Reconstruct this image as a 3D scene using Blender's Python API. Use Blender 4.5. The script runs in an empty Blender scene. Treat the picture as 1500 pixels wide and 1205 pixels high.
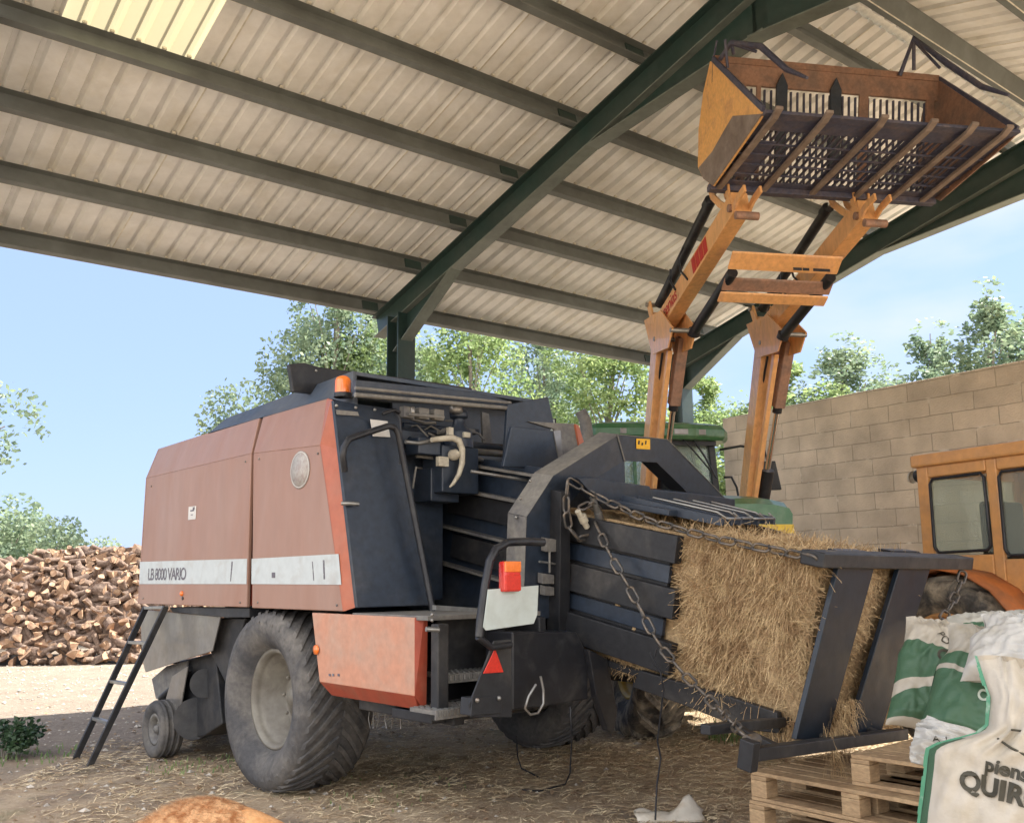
import bpy, math, random
from mathutils import Vector as V3, Matrix, noise
R_ = math.radians
random.seed(7)
SC = bpy.context.scene
COL = SC.collection

# ---------------------------------------------------------------- camera
F, CX, CY, CH = 1400.0, 750.0, 602.5, 1.5
PITCH, ROLL = R_(9.75), R_(0.5)
_fw = V3((0, math.cos(PITCH), math.sin(PITCH)))
_u0 = V3((0, -math.sin(PITCH), math.cos(PITCH)))
_r0 = V3((1, 0, 0))
_rt = _r0 * math.cos(ROLL) - _u0 * math.sin(ROLL)
_up = _u0 * math.cos(ROLL) + _r0 * math.sin(ROLL)
EYE = V3((0, 0, CH))
cam = bpy.data.cameras.new("camera")
cam.sensor_width = 36.0
cam.lens = 36.0 * F / 1500.0
cam.clip_end = 3000
cam.clip_start = 0.05
camo = bpy.data.objects.new("camera", cam)
COL.objects.link(camo)
camo.matrix_world = Matrix.Translation(EYE) @ Matrix((_rt, _up, -_fw)).transposed().to_4x4()
SC.camera = camo

# site survey: where a sight line through the photograph meets a known plane
def ray(x, y):
    return _fw + _rt * ((x - CX) / F) - _up * ((y - CY) / F)
def onpl(q, P, n):
    d = ray(*q)
    return EYE + d * ((P - EYE).dot(n) / d.dot(n))
def onz(q, z):
    return onpl(q, V3((0, 0, z)), V3((0, 0, 1)))
def onY(q, Y):
    return onpl(q, V3((0, Y, 0)), V3((0, 1, 0)))

Z = V3((0, 0, 1))
# shed frame
a = R_(38.375)
U = V3((math.cos(a), math.sin(a), 0)); VV = V3((-math.sin(a), math.cos(a), 0))
SL = math.tan(R_(15.3))
def sh(u, v, z): return U * u + VV * v + Z * z
def zp(v):                      # underside of the purlins
    return 5.0 + (10.85 - v) * SL if v >= 4.57 else 5.0 + (10.85 - 4.57) * SL - (4.57 - v) * SL
# baler frame
A = R_(-42.0)
B = V3((math.sin(A), math.cos(A), 0)); R = V3((math.cos(A), -math.sin(A), 0))
def bl(s, t, z): return B * s + R * t + Z * z
def S(x, y, t=3.4): return onpl((x, y), R * t, R)
def Q(x, y, s): return onpl((x, y), B * s, B)
# chamber frame (tilted)
C = ray(-505, 485).normalized()
RH = V3((C.y, -C.x, 0)).normalized(); N = RH.cross(C)
def ch(c, tt, n): return C * c + RH * tt + N * n
def CT(x, y, tt=4.72): return onpl((x, y), RH * tt, RH)
def CC(x, y, c): return onpl((x, y), C * c, C)
# green tractor frame
L = V3((math.sin(R_(80)), math.cos(R_(80)), 0)); H = V3((L.y, -L.x, 0))
def tr(l, f, z): return L * l + H * f + Z * z
def LP(x, y, l=3.25): return onpl((x, y), L * l, L)
def FP(x, y, f): return onpl((x, y), H * f, H)

# ---------------------------------------------------------------- mesh builder
class MB:
    def __init__(s): s.v = []; s.f = []; s.sm = []; s.mi = []
    def add(s, vs, fs, smooth=False, mi=0):
        o = len(s.v); s.v += [V3(p) for p in vs]
        for f in fs: s.f.append([i + o for i in f]); s.sm.append(smooth); s.mi.append(mi)
        return s
    def box(s, c, ax, ay, az, mi=0):
        c = V3(c); vs = []
        for i in (-1, 1):
            for j in (-1, 1):
                for k in (-1, 1): vs.append(c + ax * i + ay * j + az * k)
        fs = [(0,1,3,2),(4,6,7,5),(0,4,5,1),(2,3,7,6),(0,2,6,4),(1,5,7,3)]
        if ax.cross(ay).dot(az) < 0: fs = [f[::-1] for f in fs]
        return s.add(vs, fs, mi=mi)
    def bar(s, p, q, w, h, up=Z, mi=0):
        p = V3(p); q = V3(q); d = (q - p); ln = d.length; d.normalize()
        sd = d.cross(up).normalized(); u = sd.cross(d)
        return s.box((p + q) / 2, d * ln / 2, sd * w / 2, u * h / 2, mi)
    def prism(s, pts, vec, mi=0, smooth=False):
        pts = [V3(p) for p in pts]; n = len(pts); vec = V3(vec)
        nrm = V3((0,0,0))
        for i in range(n): nrm += pts[i].cross(pts[(i+1) % n])
        vs = pts + [p + vec for p in pts]
        fs = [tuple(range(n-1,-1,-1)), tuple(range(n, 2*n))] + [(i, (i+1)%n, n+(i+1)%n, n+i) for i in range(n)]
        if nrm.dot(vec) < 0: fs = [f[::-1] for f in fs]
        return s.add(vs, fs, mi=mi)
    def tube(s, path, r, n=8, caps=True, mi=0):
        path = [V3(p) for p in path]; m = len(path)
        rs = r if isinstance(r, (list, tuple)) else [r] * m
        vs = []; ref = None
        for i, p in enumerate(path):
            d = (path[min(i+1, m-1)] - path[max(i-1, 0)])
            d = d.normalized() if d.length > 1e-9 else Z
            if ref is None: ref = d.orthogonal().normalized()
            ref = (ref - d * ref.dot(d))
            ref = ref.normalized() if ref.length > 1e-6 else d.orthogonal().normalized()
            b = d.cross(ref)
            for k in range(n):
                t = 2 * math.pi * k / n
                vs.append(p + (ref * math.cos(t) + b * math.sin(t)) * rs[i])
        fs = []
        for i in range(m-1):
            for k in range(n):
                fs.append((i*n+k, i*n+(k+1)%n, (i+1)*n+(k+1)%n, (i+1)*n+k))
        s.add(vs, fs, True, mi)
        if caps:
            s.add(vs[:n], [tuple(range(n-1,-1,-1))], mi=mi); s.add(vs[-n:], [tuple(range(n))], mi=mi)
        return s
    def cyl(s, p, q, r, n=20, mi=0): return s.tube([p, q], r, n, True, mi)
    def lathe(s, c, ax, prof, n=40, mi=0, smooth=True):
        c = V3(c); ax = V3(ax).normalized(); e1 = ax.orthogonal().normalized(); e2 = ax.cross(e1); vs = []; m = len(prof)
        for (x, r) in prof:
            for k in range(n):
                t = 2*math.pi*k/n; vs.append(c + ax*x + (e1*math.cos(t) + e2*math.sin(t))*r)
        fs = []
        for i in range(m-1):
            for k in range(n): fs.append((i*n+k, i*n+(k+1)%n, (i+1)*n+(k+1)%n, (i+1)*n+k))
        return s.add(vs, fs, smooth, mi)
    def ball(s, c, r, n=12, sq=(1,1,1), mi=0):
        c = V3(c); vs = []; m = n//2
        for i in range(m+1):
            ph = math.pi*i/m
            for k in range(n):
                t = 2*math.pi*k/n
                vs.append(c + V3((math.sin(ph)*math.cos(t)*r*sq[0], math.sin(ph)*math.sin(t)*r*sq[1], math.cos(ph)*r*sq[2])))
        return s.add(vs, [(i*n+k, (i+1)*n+k, (i+1)*n+(k+1)%n, i*n+(k+1)%n) for i in range(m) for k in range(n)], True, mi)
    def build(s, name, mat, parent=None, bevel=0.0, loc=None, root=None):
        o0 = V3((0,0,0))
        r = parent
        while r is not None: o0 = o0 + V3(r.location); r = r.parent
        if parent is None and loc is not None: o0 = V3(loc)
        me = bpy.data.meshes.new(name)
        me.from_pydata([tuple(p - o0) for p in s.v], [], s.f)
        mats = mat if isinstance(mat, (list, tuple)) else [mat]
        for m in mats: me.materials.append(m)
        me.polygons.foreach_set('use_smooth', s.sm)
        me.polygons.foreach_set('material_index', s.mi)
        me.update()
        ob = bpy.data.objects.new(name, me); COL.objects.link(ob)
        if parent is not None: ob.parent = parent
        elif loc is not None: ob.location = loc
        if bevel:
            bm = ob.modifiers.new('b', 'BEVEL'); bm.width = bevel; bm.segments = 2; bm.limit_method = 'ANGLE'; bm.angle_limit = R_(35)
        return ob
def tag(o, label=None, cat=None, group=None, kind=None):
    if label: o['label'] = label
    if cat: o['category'] = cat
    if group: o['group'] = group
    if kind: o['kind'] = kind
    return o
def thing(name, label, cat, loc, group=None, rz=0):
    o = bpy.data.objects.new(name, None); COL.objects.link(o); o.location = V3(loc); o.rotation_euler[2] = rz
    o.empty_display_size = 0.2
    return tag(o, label, cat, group)
def copy_tree(o, parent=None):
    c = o.copy(); COL.objects.link(c)
    if parent is not None: c.parent = parent
    for chd in [x for x in KIDS.get(o.name, [])]: copy_tree(chd, c)
    return c
KIDS = {}
def kids(root):
    KIDS.clear()
    for x in bpy.data.objects:
        if x.parent: KIDS.setdefault(x.parent.name, []).append(x)

# ---------------------------------------------------------------- materials
def sink(nt, a_, b_): nt.links.new(a_, b_)
def M(name, col, rough=0.55, metal=0.0, col2=None, lo=0.45, hi=0.62, sc=2.5, var=0.18, vsc=14.0, bump=0.0, bsc=60.0, spec=0.4, stretch=None, coat=0.0, detail=6.0):
    m = bpy.data.materials.new(name); m.use_nodes = True; nt = m.node_tree; nd = nt.nodes
    bs = nd['Principled BSDF']
    tc = nd.new('ShaderNodeTexCoord'); vec = tc.outputs['Object']
    if stretch:
        mp = nd.new('ShaderNodeMapping'); mp.inputs['Scale'].default_value = stretch; sink(nt, vec, mp.inputs['Vector']); vec = mp.outputs['Vector']
    def nz(scale, det=detail, dist=0.0):
        n = nd.new('ShaderNodeTexNoise'); n.inputs['Scale'].default_value = scale; n.inputs['Detail'].default_value = det
        n.inputs['Roughness'].default_value = 0.6; n.inputs['Distortion'].default_value = dist
        sink(nt, vec, n.inputs['Vector']); return n.outputs['Fac']
    cout = None
    rgb = nd.new('ShaderNodeRGB'); rgb.outputs[0].default_value = (*col, 1); cout = rgb.outputs[0]
    if col2:
        rp = nd.new('ShaderNodeMapRange'); rp.inputs['From Min'].default_value = lo; rp.inputs['From Max'].default_value = hi
        sink(nt, nz(sc, 8, 0.4), rp.inputs['Value'])
        mx = nd.new('ShaderNodeMix'); mx.data_type = 'RGBA'
        sink(nt, rp.outputs['Result'], mx.inputs['Factor']); sink(nt, cout, mx.inputs['A']); mx.inputs['B'].default_value = (*col2, 1)
        cout = mx.outputs['Result']
    if var:
        mr = nd.new('ShaderNodeMapRange'); mr.inputs['From Min'].default_value = 0.3; mr.inputs['From Max'].default_value = 0.7
        mr.inputs['To Min'].default_value = 1 - var; mr.inputs['To Max'].default_value = 1 + var
        sink(nt, nz(vsc), mr.inputs['Value'])
        vm = nd.new('ShaderNodeVectorMath'); vm.operation = 'SCALE'
        sink(nt, cout, vm.inputs[0]); sink(nt, mr.outputs['Result'], vm.inputs['Scale']); cout = vm.outputs[0]
    sink(nt, cout, bs.inputs['Base Color'])
    rr = nd.new('ShaderNodeMapRange'); rr.inputs['To Min'].default_value = max(0.05, rough - 0.12); rr.inputs['To Max'].default_value = min(1, rough + 0.14)
    sink(nt, nz(vsc * 0.6), rr.inputs['Value']); sink(nt, rr.outputs['Result'], bs.inputs['Roughness'])
    bs.inputs['Metallic'].default_value = metal; bs.inputs['Specular IOR Level'].default_value = spec
    bs.inputs['Coat Weight'].default_value = coat
    if bump:
        b = nd.new('ShaderNodeBump'); b.inputs['Strength'].default_value = bump; b.inputs['Distance'].default_value = 0.01
        sink(nt, nz(bsc), b.inputs['Height']); sink(nt, b.outputs['Normal'], bs.inputs['Normal'])
    m['tc'] = 1
    return m
def glassmat(name, tint, alpha=0.55, rough=0.05):
    m = bpy.data.materials.new(name); m.use_nodes = True; nt = m.node_tree; nd = nt.nodes
    out = nd['Material Output']; g = nd['Principled BSDF']
    g.inputs['Base Color'].default_value = (*tint, 1); g.inputs['Roughness'].default_value = rough; g.inputs['Specular IOR Level'].default_value = 0.8
    t = nd.new('ShaderNodeBsdfTransparent'); t.inputs['Color'].default_value = (0.93, 0.96, 0.93, 1)
    mx = nd.new('ShaderNodeMixShader'); mx.inputs[0].default_value = 1 - alpha
    sink(nt, g.outputs[0], mx.inputs[1]); sink(nt, t.outputs[0], mx.inputs[2]); sink(nt, mx.outputs[0], out.inputs['Surface'])
    return m
def leafmat(name, c1, c2, tr_=0.35):
    m = bpy.data.materials.new(name); m.use_nodes = True; nt = m.node_tree; nd = nt.nodes
    out = nd['Material Output']; g = nd['Principled BSDF']; tc = nd.new('ShaderNodeTexCoord')
    n1 = nd.new('ShaderNodeTexNoise'); n1.inputs['Scale'].default_value = 0.9; n1.inputs['Detail'].default_value = 3
    n2 = nd.new('ShaderNodeTexWhiteNoise') if False else nd.new('ShaderNodeTexNoise'); n2.inputs['Scale'].default_value = 6.0
    sink(nt, tc.outputs['Object'], n1.inputs['Vector']); sink(nt, tc.outputs['Object'], n2.inputs['Vector'])
    ad = nd.new('ShaderNodeMath'); ad.operation = 'ADD'; sink(nt, n1.outputs['Fac'], ad.inputs[0]); sink(nt, n2.outputs['Fac'], ad.inputs[1])
    mr = nd.new('ShaderNodeMapRange'); mr.inputs['From Min'].default_value = 0.75; mr.inputs['From Max'].default_value = 1.25
    sink(nt, ad.outputs[0], mr.inputs['Value'])
    mx = nd.new('ShaderNodeMix'); mx.data_type = 'RGBA'; mx.inputs['A'].default_value = (*c1, 1); mx.inputs['B'].default_value = (*c2, 1)
    sink(nt, mr.outputs['Result'], mx.inputs['Factor']); sink(nt, mx.outputs['Result'], g.inputs['Base Color'])
    g.inputs['Roughness'].default_value = 0.5
    t = nd.new('ShaderNodeBsdfTranslucent'); sink(nt, mx.outputs['Result'], t.inputs['Color'])
    ms = nd.new('ShaderNodeMixShader'); ms.inputs[0].default_value = tr_
    sink(nt, g.outputs[0], ms.inputs[1]); sink(nt, t.outputs[0], ms.inputs[2]); sink(nt, ms.outputs[0], out.inputs['Surface'])
    return m

DUST = (0.30, 0.25, 0.19)
m_orange = M('faded_orange_paint', (0.31, 0.165, 0.115), 0.42, col2=(0.34, 0.225, 0.18), lo=0.35, hi=0.75, sc=1.8, var=0.06, vsc=9, bump=0.08, bsc=12, spec=0.5, stretch=(1, 1, 0.3))
m_orange_b = M('orange_paint_edge', (0.42, 0.125, 0.065), 0.4, col2=(0.40, 0.16, 0.10), lo=0.45, hi=0.8, sc=3, var=0.08)
m_orange_low = M('orange_paint_low', (0.52, 0.255, 0.165), 0.45, col2=(0.45, 0.28, 0.205), lo=0.45, hi=0.7, sc=4, var=0.1, vsc=20, bump=0.05, bsc=40)
m_red_b = M('red_orange_trim', (0.34, 0.065, 0.035), 0.45, var=0.12, col2=(0.3, 0.1, 0.06), lo=0.5, hi=0.75, sc=5)
m_stripe = M('pale_stripe', (0.50, 0.54, 0.54), 0.5, col2=(0.42, 0.42, 0.40), lo=0.5, hi=0.75, sc=6, var=0.06)
m_letter = M('grey_lettering', (0.13, 0.12, 0.14), 0.6, var=0.25, vsc=60, col2=(0.4, 0.42, 0.42), lo=0.58, hi=0.64, sc=40)
m_emblem = M('worn_emblem', (0.42, 0.40, 0.37), 0.6, col2=(0.34, 0.29, 0.27), lo=0.42, hi=0.6, sc=30, var=0.1)
m_sticker = M('sticker_white', (0.62, 0.60, 0.56), 0.5, var=0.1)
m_navy = M('dark_blue_black_paint', (0.020, 0.030, 0.048), 0.40, col2=(0.050, 0.054, 0.062), lo=0.5, hi=0.78, sc=3.0, var=0.25, vsc=20, bump=0.05, bsc=40, spec=0.5)
m_navyd = M('dusty_black_paint', (0.019, 0.020, 0.023), 0.5, col2=(0.075, 0.068, 0.060), lo=0.48, hi=0.8, sc=2.2, var=0.25, vsc=20, bump=0.1, bsc=40)
m_cover = M('grey_blue_cover', (0.055, 0.078, 0.115), 0.5, col2=(0.10, 0.11, 0.125), lo=0.4, hi=0.75, sc=2, var=0.1)
m_steel = M('worn_steel', (0.30, 0.30, 0.29), 0.38, metal=0.7, col2=(0.20, 0.15, 0.11), lo=0.5, hi=0.75, sc=6, var=0.2)
m_chrome = M('chrome_rod', (0.72, 0.72, 0.74), 0.15, metal=1.0, var=0.05)
m_galv = M('galvanised_sheet', (0.26, 0.255, 0.25), 0.32, metal=0.6, col2=(0.22, 0.20, 0.175), lo=0.4, hi=0.75, sc=3, var=0.12)
m_dustmetal = M('dusty_grey_metal', (0.20, 0.19, 0.17), 0.6, metal=0.15, col2=(0.10, 0.10, 0.11), lo=0.45, hi=0.75, sc=4, var=0.2, vsc=30)
m_rubber = M('dusty_rubber', (0.075, 0.074, 0.076), 0.75, col2=(0.19, 0.175, 0.155), lo=0.42, hi=0.75, sc=3.5, var=0.2, vsc=30, bump=0.2, bsc=80, spec=0.25)
m_rubber2 = M('old_rubber', (0.07, 0.065, 0.06), 0.8, col2=(0.32, 0.27, 0.20), lo=0.42, hi=0.62, sc=5, var=0.25, vsc=30, bump=0.25, bsc=60, spec=0.2)
m_rim = M('dusty_cream_rim', (0.22, 0.205, 0.17), 0.5, col2=(0.13, 0.115, 0.095), lo=0.4, hi=0.7, sc=5, var=0.12)
m_rimy = M('yellow_rim', (0.62, 0.40, 0.05), 0.5, col2=(0.4, 0.28, 0.12), lo=0.5, hi=0.8, sc=6)
m_lampo = M('amber_lens', (0.85, 0.20, 0.03), 0.2, var=0.12, vsc=40, spec=0.6, coat=0.5)
m_lampr = M('red_lens', (0.62, 0.03, 0.02), 0.25, var=0.15, vsc=30, spec=0.6, coat=0.4)
m_reflr = M('red_reflector', (0.60, 0.035, 0.02), 0.35, var=0.15, vsc=60)
m_white = M('white_board', (0.50, 0.56, 0.54), 0.45, col2=(0.42, 0.46, 0.43), lo=0.4, hi=0.7, sc=5, var=0.04)
m_yel = M('yellow_sticker', (0.75, 0.42, 0.03), 0.5, var=0.15, vsc=50)
m_black = M('black_paint', (0.015, 0.016, 0.020), 0.4, col2=(0.05, 0.05, 0.05), lo=0.5, hi=0.8, sc=6, var=0.2)
m_cream = M('cream_cast_metal', (0.50, 0.46, 0.36), 0.5, col2=(0.3, 0.26, 0.2), lo=0.45, hi=0.7, sc=15, var=0.1)
m_chain = M('grey_chain_steel', (0.12, 0.115, 0.11), 0.45, metal=0.6, col2=(0.22, 0.17, 0.12), lo=0.45, hi=0.7, sc=20, var=0.25)
m_green = M('green_tractor_paint', (0.04, 0.14, 0.055), 0.32, col2=(0.13, 0.22, 0.12), lo=0.5, hi=0.8, sc=4, var=0.1, coat=0.2)
m_yellow = M('yellow_tractor_paint', (0.72, 0.50, 0.05), 0.4, var=0.1)
m_loader = M('orange_loader_paint', (0.70, 0.37, 0.15), 0.30, coat=0.35, col2=(0.56, 0.30, 0.18), lo=0.52, hi=0.76, sc=5, var=0.15, vsc=25, bump=0.06, bsc=50, stretch=(1, 1, 0.35))
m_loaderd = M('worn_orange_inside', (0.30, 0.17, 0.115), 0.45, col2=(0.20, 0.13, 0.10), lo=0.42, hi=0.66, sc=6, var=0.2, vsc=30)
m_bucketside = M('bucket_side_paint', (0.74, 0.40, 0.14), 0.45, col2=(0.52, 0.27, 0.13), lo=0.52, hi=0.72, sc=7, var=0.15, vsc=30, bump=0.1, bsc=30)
m_bucketgrey = M('bucket_bare_steel', (0.26, 0.21, 0.18), 0.5, metal=0.1, col2=(0.16, 0.12, 0.10), lo=0.4, hi=0.7, sc=5, var=0.15, bump=0.1, bsc=30)
m_bucketd = M('bucket_dark_steel', (0.060, 0.064, 0.105), 0.45, col2=(0.13, 0.105, 0.11), lo=0.48, hi=0.75, sc=6, var=0.25, vsc=30)
m_redtxt = M('red_lettering', (0.42, 0.03, 0.02), 0.5, var=0.1)
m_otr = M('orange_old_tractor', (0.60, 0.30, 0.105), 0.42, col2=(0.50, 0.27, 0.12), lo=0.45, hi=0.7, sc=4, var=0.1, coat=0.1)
m_otrd = M('dark_orange_fender', (0.42, 0.13, 0.035), 0.55, col2=(0.22, 0.10, 0.05), lo=0.4, hi=0.7, sc=4, var=0.15)  # darker, browner orange of the fender and chassis
m_glass = glassmat('cab_glass', (0.46, 0.56, 0.52), 0.40, 0.10)
m_glass2 = glassmat('dusty_glass', (0.50, 0.54, 0.48), 0.22, 0.12)
m_seat = M('dark_seat', (0.03, 0.035, 0.03), 0.7)
m_roof = M('ivory_roof_sheet', (0.86, 0.87, 0.86), 0.42, col2=(0.77, 0.76, 0.71), lo=0.46, hi=0.7, sc=2.2, var=0.07, vsc=6, bump=0.03, bsc=20)
m_purlin = M('galvanised_purlin', (0.20, 0.22, 0.215), 0.5, metal=0.25, col2=(0.14, 0.15, 0.145), lo=0.35, hi=0.7, sc=1.5, var=0.08, vsc=8)
m_purlinlip = M('purlin_lip', (0.72, 0.69, 0.60), 0.4, metal=0.2)
m_dkgreen = M('dark_green_steel', (0.022, 0.050, 0.045), 0.42, col2=(0.04, 0.06, 0.055), lo=0.4, hi=0.7, sc=2, var=0.12, spec=0.5)
m_flange = M('grey_green_flange', (0.17, 0.20, 0.18), 0.45, col2=(0.12, 0.14, 0.13), lo=0.4, hi=0.7, sc=3, var=0.1)
m_hay = M('dry_hay', (0.33, 0.22, 0.12), 0.85, col2=(0.50, 0.37, 0.21), lo=0.35, hi=0.65, sc=9, var=0.35, vsc=60, bump=0.8, bsc=70, spec=0.15)
m_straw = M('hay_strands', (0.58, 0.43, 0.24), 0.7, col2=(0.36, 0.235, 0.125), lo=0.38, hi=0.62, sc=12, var=0.4, vsc=90, spec=0.2)
m_strawg = M('ground_straw', (0.74, 0.62, 0.42), 0.8, col2=(0.40, 0.29, 0.18), lo=0.4, hi=0.6, sc=8, var=0.4, vsc=50, spec=0.15)
m_wood = M('pallet_wood', (0.44, 0.31, 0.18), 0.75, col2=(0.30, 0.20, 0.115), lo=0.4, hi=0.68, sc=5, var=0.25, vsc=30, bump=0.25, bsc=40, stretch=(1, 1, 3))
m_bark = M('log_bark', (0.12, 0.078, 0.058), 0.9, col2=(0.23, 0.165, 0.125), lo=0.4, hi=0.65, sc=9, var=0.35, vsc=30, bump=0.6, bsc=30)
m_cut = M('log_cut_face', (0.33, 0.195, 0.12), 0.8, col2=(0.42, 0.29, 0.19), lo=0.4, hi=0.65, sc=6, var=0.2, vsc=30, bump=0.2, bsc=40)
m_trunk = M('tree_bark', (0.22, 0.195, 0.165), 0.9, var=0.3, vsc=10, bump=0.5, bsc=14)
m_leafA = leafmat('leaf_bluegreen', (0.13, 0.20, 0.14), (0.32, 0.39, 0.23), 0.5)
m_leafB = leafmat('leaf_yellowgreen', (0.15, 0.24, 0.09), (0.36, 0.44, 0.19), 0.55)
m_leafC = leafmat('leaf_dark', (0.022, 0.055, 0.028), (0.06, 0.11, 0.045), 0.3)
m_fur = M('ginger_fur', (0.62, 0.29, 0.11), 0.75, col2=(0.72, 0.42, 0.20), lo=0.4, hi=0.7, sc=12, var=0.2, vsc=90)
m_fur2 = M('ginger_hair_tips', (0.80, 0.50, 0.26), 0.7, col2=(0.42, 0.17, 0.06), lo=0.4, hi=0.62, sc=30, var=0.3, vsc=120)
m_plastic = M('dirty_white_plastic', (0.62, 0.58, 0.50), 0.5, col2=(0.45, 0.38, 0.28), lo=0.45, hi=0.7, sc=8, var=0.1)
m_conc = M('footing', (0.35, 0.33, 0.30), 0.8)
m_upr = M('dark_navy_plate', (0.010, 0.018, 0.030), 0.38, col2=(0.03, 0.03, 0.032), lo=0.55, hi=0.8, sc=4, var=0.2, bump=0.05, bsc=40)
# ---------------------------------------------------------------- light, sky
SUNAZ, SUNEL = 67.0, 50.0
w = bpy.data.worlds.new("World"); SC.world = w; w.use_nodes = True; nt = w.node_tree
sky = nt.nodes.new('ShaderNodeTexSky'); sky.sky_type = 'NISHITA'; sky.sun_disc = False
sky.sun_elevation = R_(SUNEL); sky.sun_rotation = R_(SUNAZ); sky.air_density = 1.0; sky.dust_density = 0.7; sky.ozone_density = 1.6
bg = nt.nodes['Background']; smx = nt.nodes.new('ShaderNodeMix'); smx.data_type = 'RGBA'; smx.inputs['Factor'].default_value = 0.92; smx.inputs['B'].default_value = (0.68, 0.92, 1.55, 1); nt.links.new(sky.outputs[0], smx.inputs['A']); tcw = nt.nodes.new('ShaderNodeTexCoord'); mpw = nt.nodes.new('ShaderNodeMapping'); mpw.inputs['Scale'].default_value = (1, 1, 2.6); cn = nt.nodes.new('ShaderNodeTexNoise'); cn.inputs['Scale'].default_value = 2.6; cn.inputs['Detail'].default_value = 7
nt.links.new(tcw.outputs['Generated'], mpw.inputs['Vector']); nt.links.new(mpw.outputs[0], cn.inputs['Vector'])
cr = nt.nodes.new('ShaderNodeMapRange'); cr.inputs['From Min'].default_value = 0.42; cr.inputs['From Max'].default_value = 0.66; nt.links.new(cn.outputs['Fac'], cr.inputs['Value'])
sx = nt.nodes.new('ShaderNodeSeparateXYZ'); nt.links.new(tcw.outputs['Generated'], sx.inputs[0]); xr = nt.nodes.new('ShaderNodeMapRange'); xr.inputs['From Min'].default_value = 0.0; xr.inputs['From Max'].default_value = 0.45; xr.inputs['To Max'].default_value = 0.95; nt.links.new(sx.outputs[0], xr.inputs['Value'])
cm_ = nt.nodes.new('ShaderNodeMath'); cm_.operation = 'MULTIPLY'; nt.links.new(cr.outputs[0], cm_.inputs[0]); nt.links.new(xr.outputs[0], cm_.inputs[1])
cl = nt.nodes.new('ShaderNodeMix'); cl.data_type = 'RGBA'; cl.inputs['B'].default_value = (1.45, 1.5, 1.58, 1); nt.links.new(cm_.outputs[0], cl.inputs['Factor']); nt.links.new(smx.outputs['Result'], cl.inputs['A'])
# unseen bright cloud added to the sky behind the camera as fill light
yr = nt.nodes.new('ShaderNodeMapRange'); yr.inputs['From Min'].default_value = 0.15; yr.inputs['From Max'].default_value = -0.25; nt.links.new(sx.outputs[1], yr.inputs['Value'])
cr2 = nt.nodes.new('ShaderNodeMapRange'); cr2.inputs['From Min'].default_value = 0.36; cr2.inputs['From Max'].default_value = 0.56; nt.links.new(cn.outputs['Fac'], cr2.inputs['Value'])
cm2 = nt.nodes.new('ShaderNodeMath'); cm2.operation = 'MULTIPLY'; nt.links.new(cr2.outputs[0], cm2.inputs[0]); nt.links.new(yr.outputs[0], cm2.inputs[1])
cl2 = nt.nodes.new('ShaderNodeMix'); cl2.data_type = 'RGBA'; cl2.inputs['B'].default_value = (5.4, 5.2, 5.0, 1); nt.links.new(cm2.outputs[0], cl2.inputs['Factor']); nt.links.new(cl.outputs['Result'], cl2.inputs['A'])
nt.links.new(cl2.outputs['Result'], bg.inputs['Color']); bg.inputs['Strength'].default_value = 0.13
sl = bpy.data.lights.new('sun', 'SUN'); sl.energy = 3.0; sl.angle = R_(0.53); sl.color = (1.0, 0.95, 0.86)
so = bpy.data.objects.new('sun', sl); COL.objects.link(so)
sd = V3((math.sin(R_(SUNAZ)) * math.cos(R_(SUNEL)), math.cos(R_(SUNAZ)) * math.cos(R_(SUNEL)), math.sin(R_(SUNEL))))
so.rotation_euler = sd.to_track_quat('Z', 'Y').to_euler(); so.location = (0, 0, 30)
vs_ = SC.view_settings; vs_.view_transform = 'Standard'; vs_.look = 'None'; vs_.gamma = 1; vs_.exposure = 2.42; vs_.use_curve_mapping = False

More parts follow.
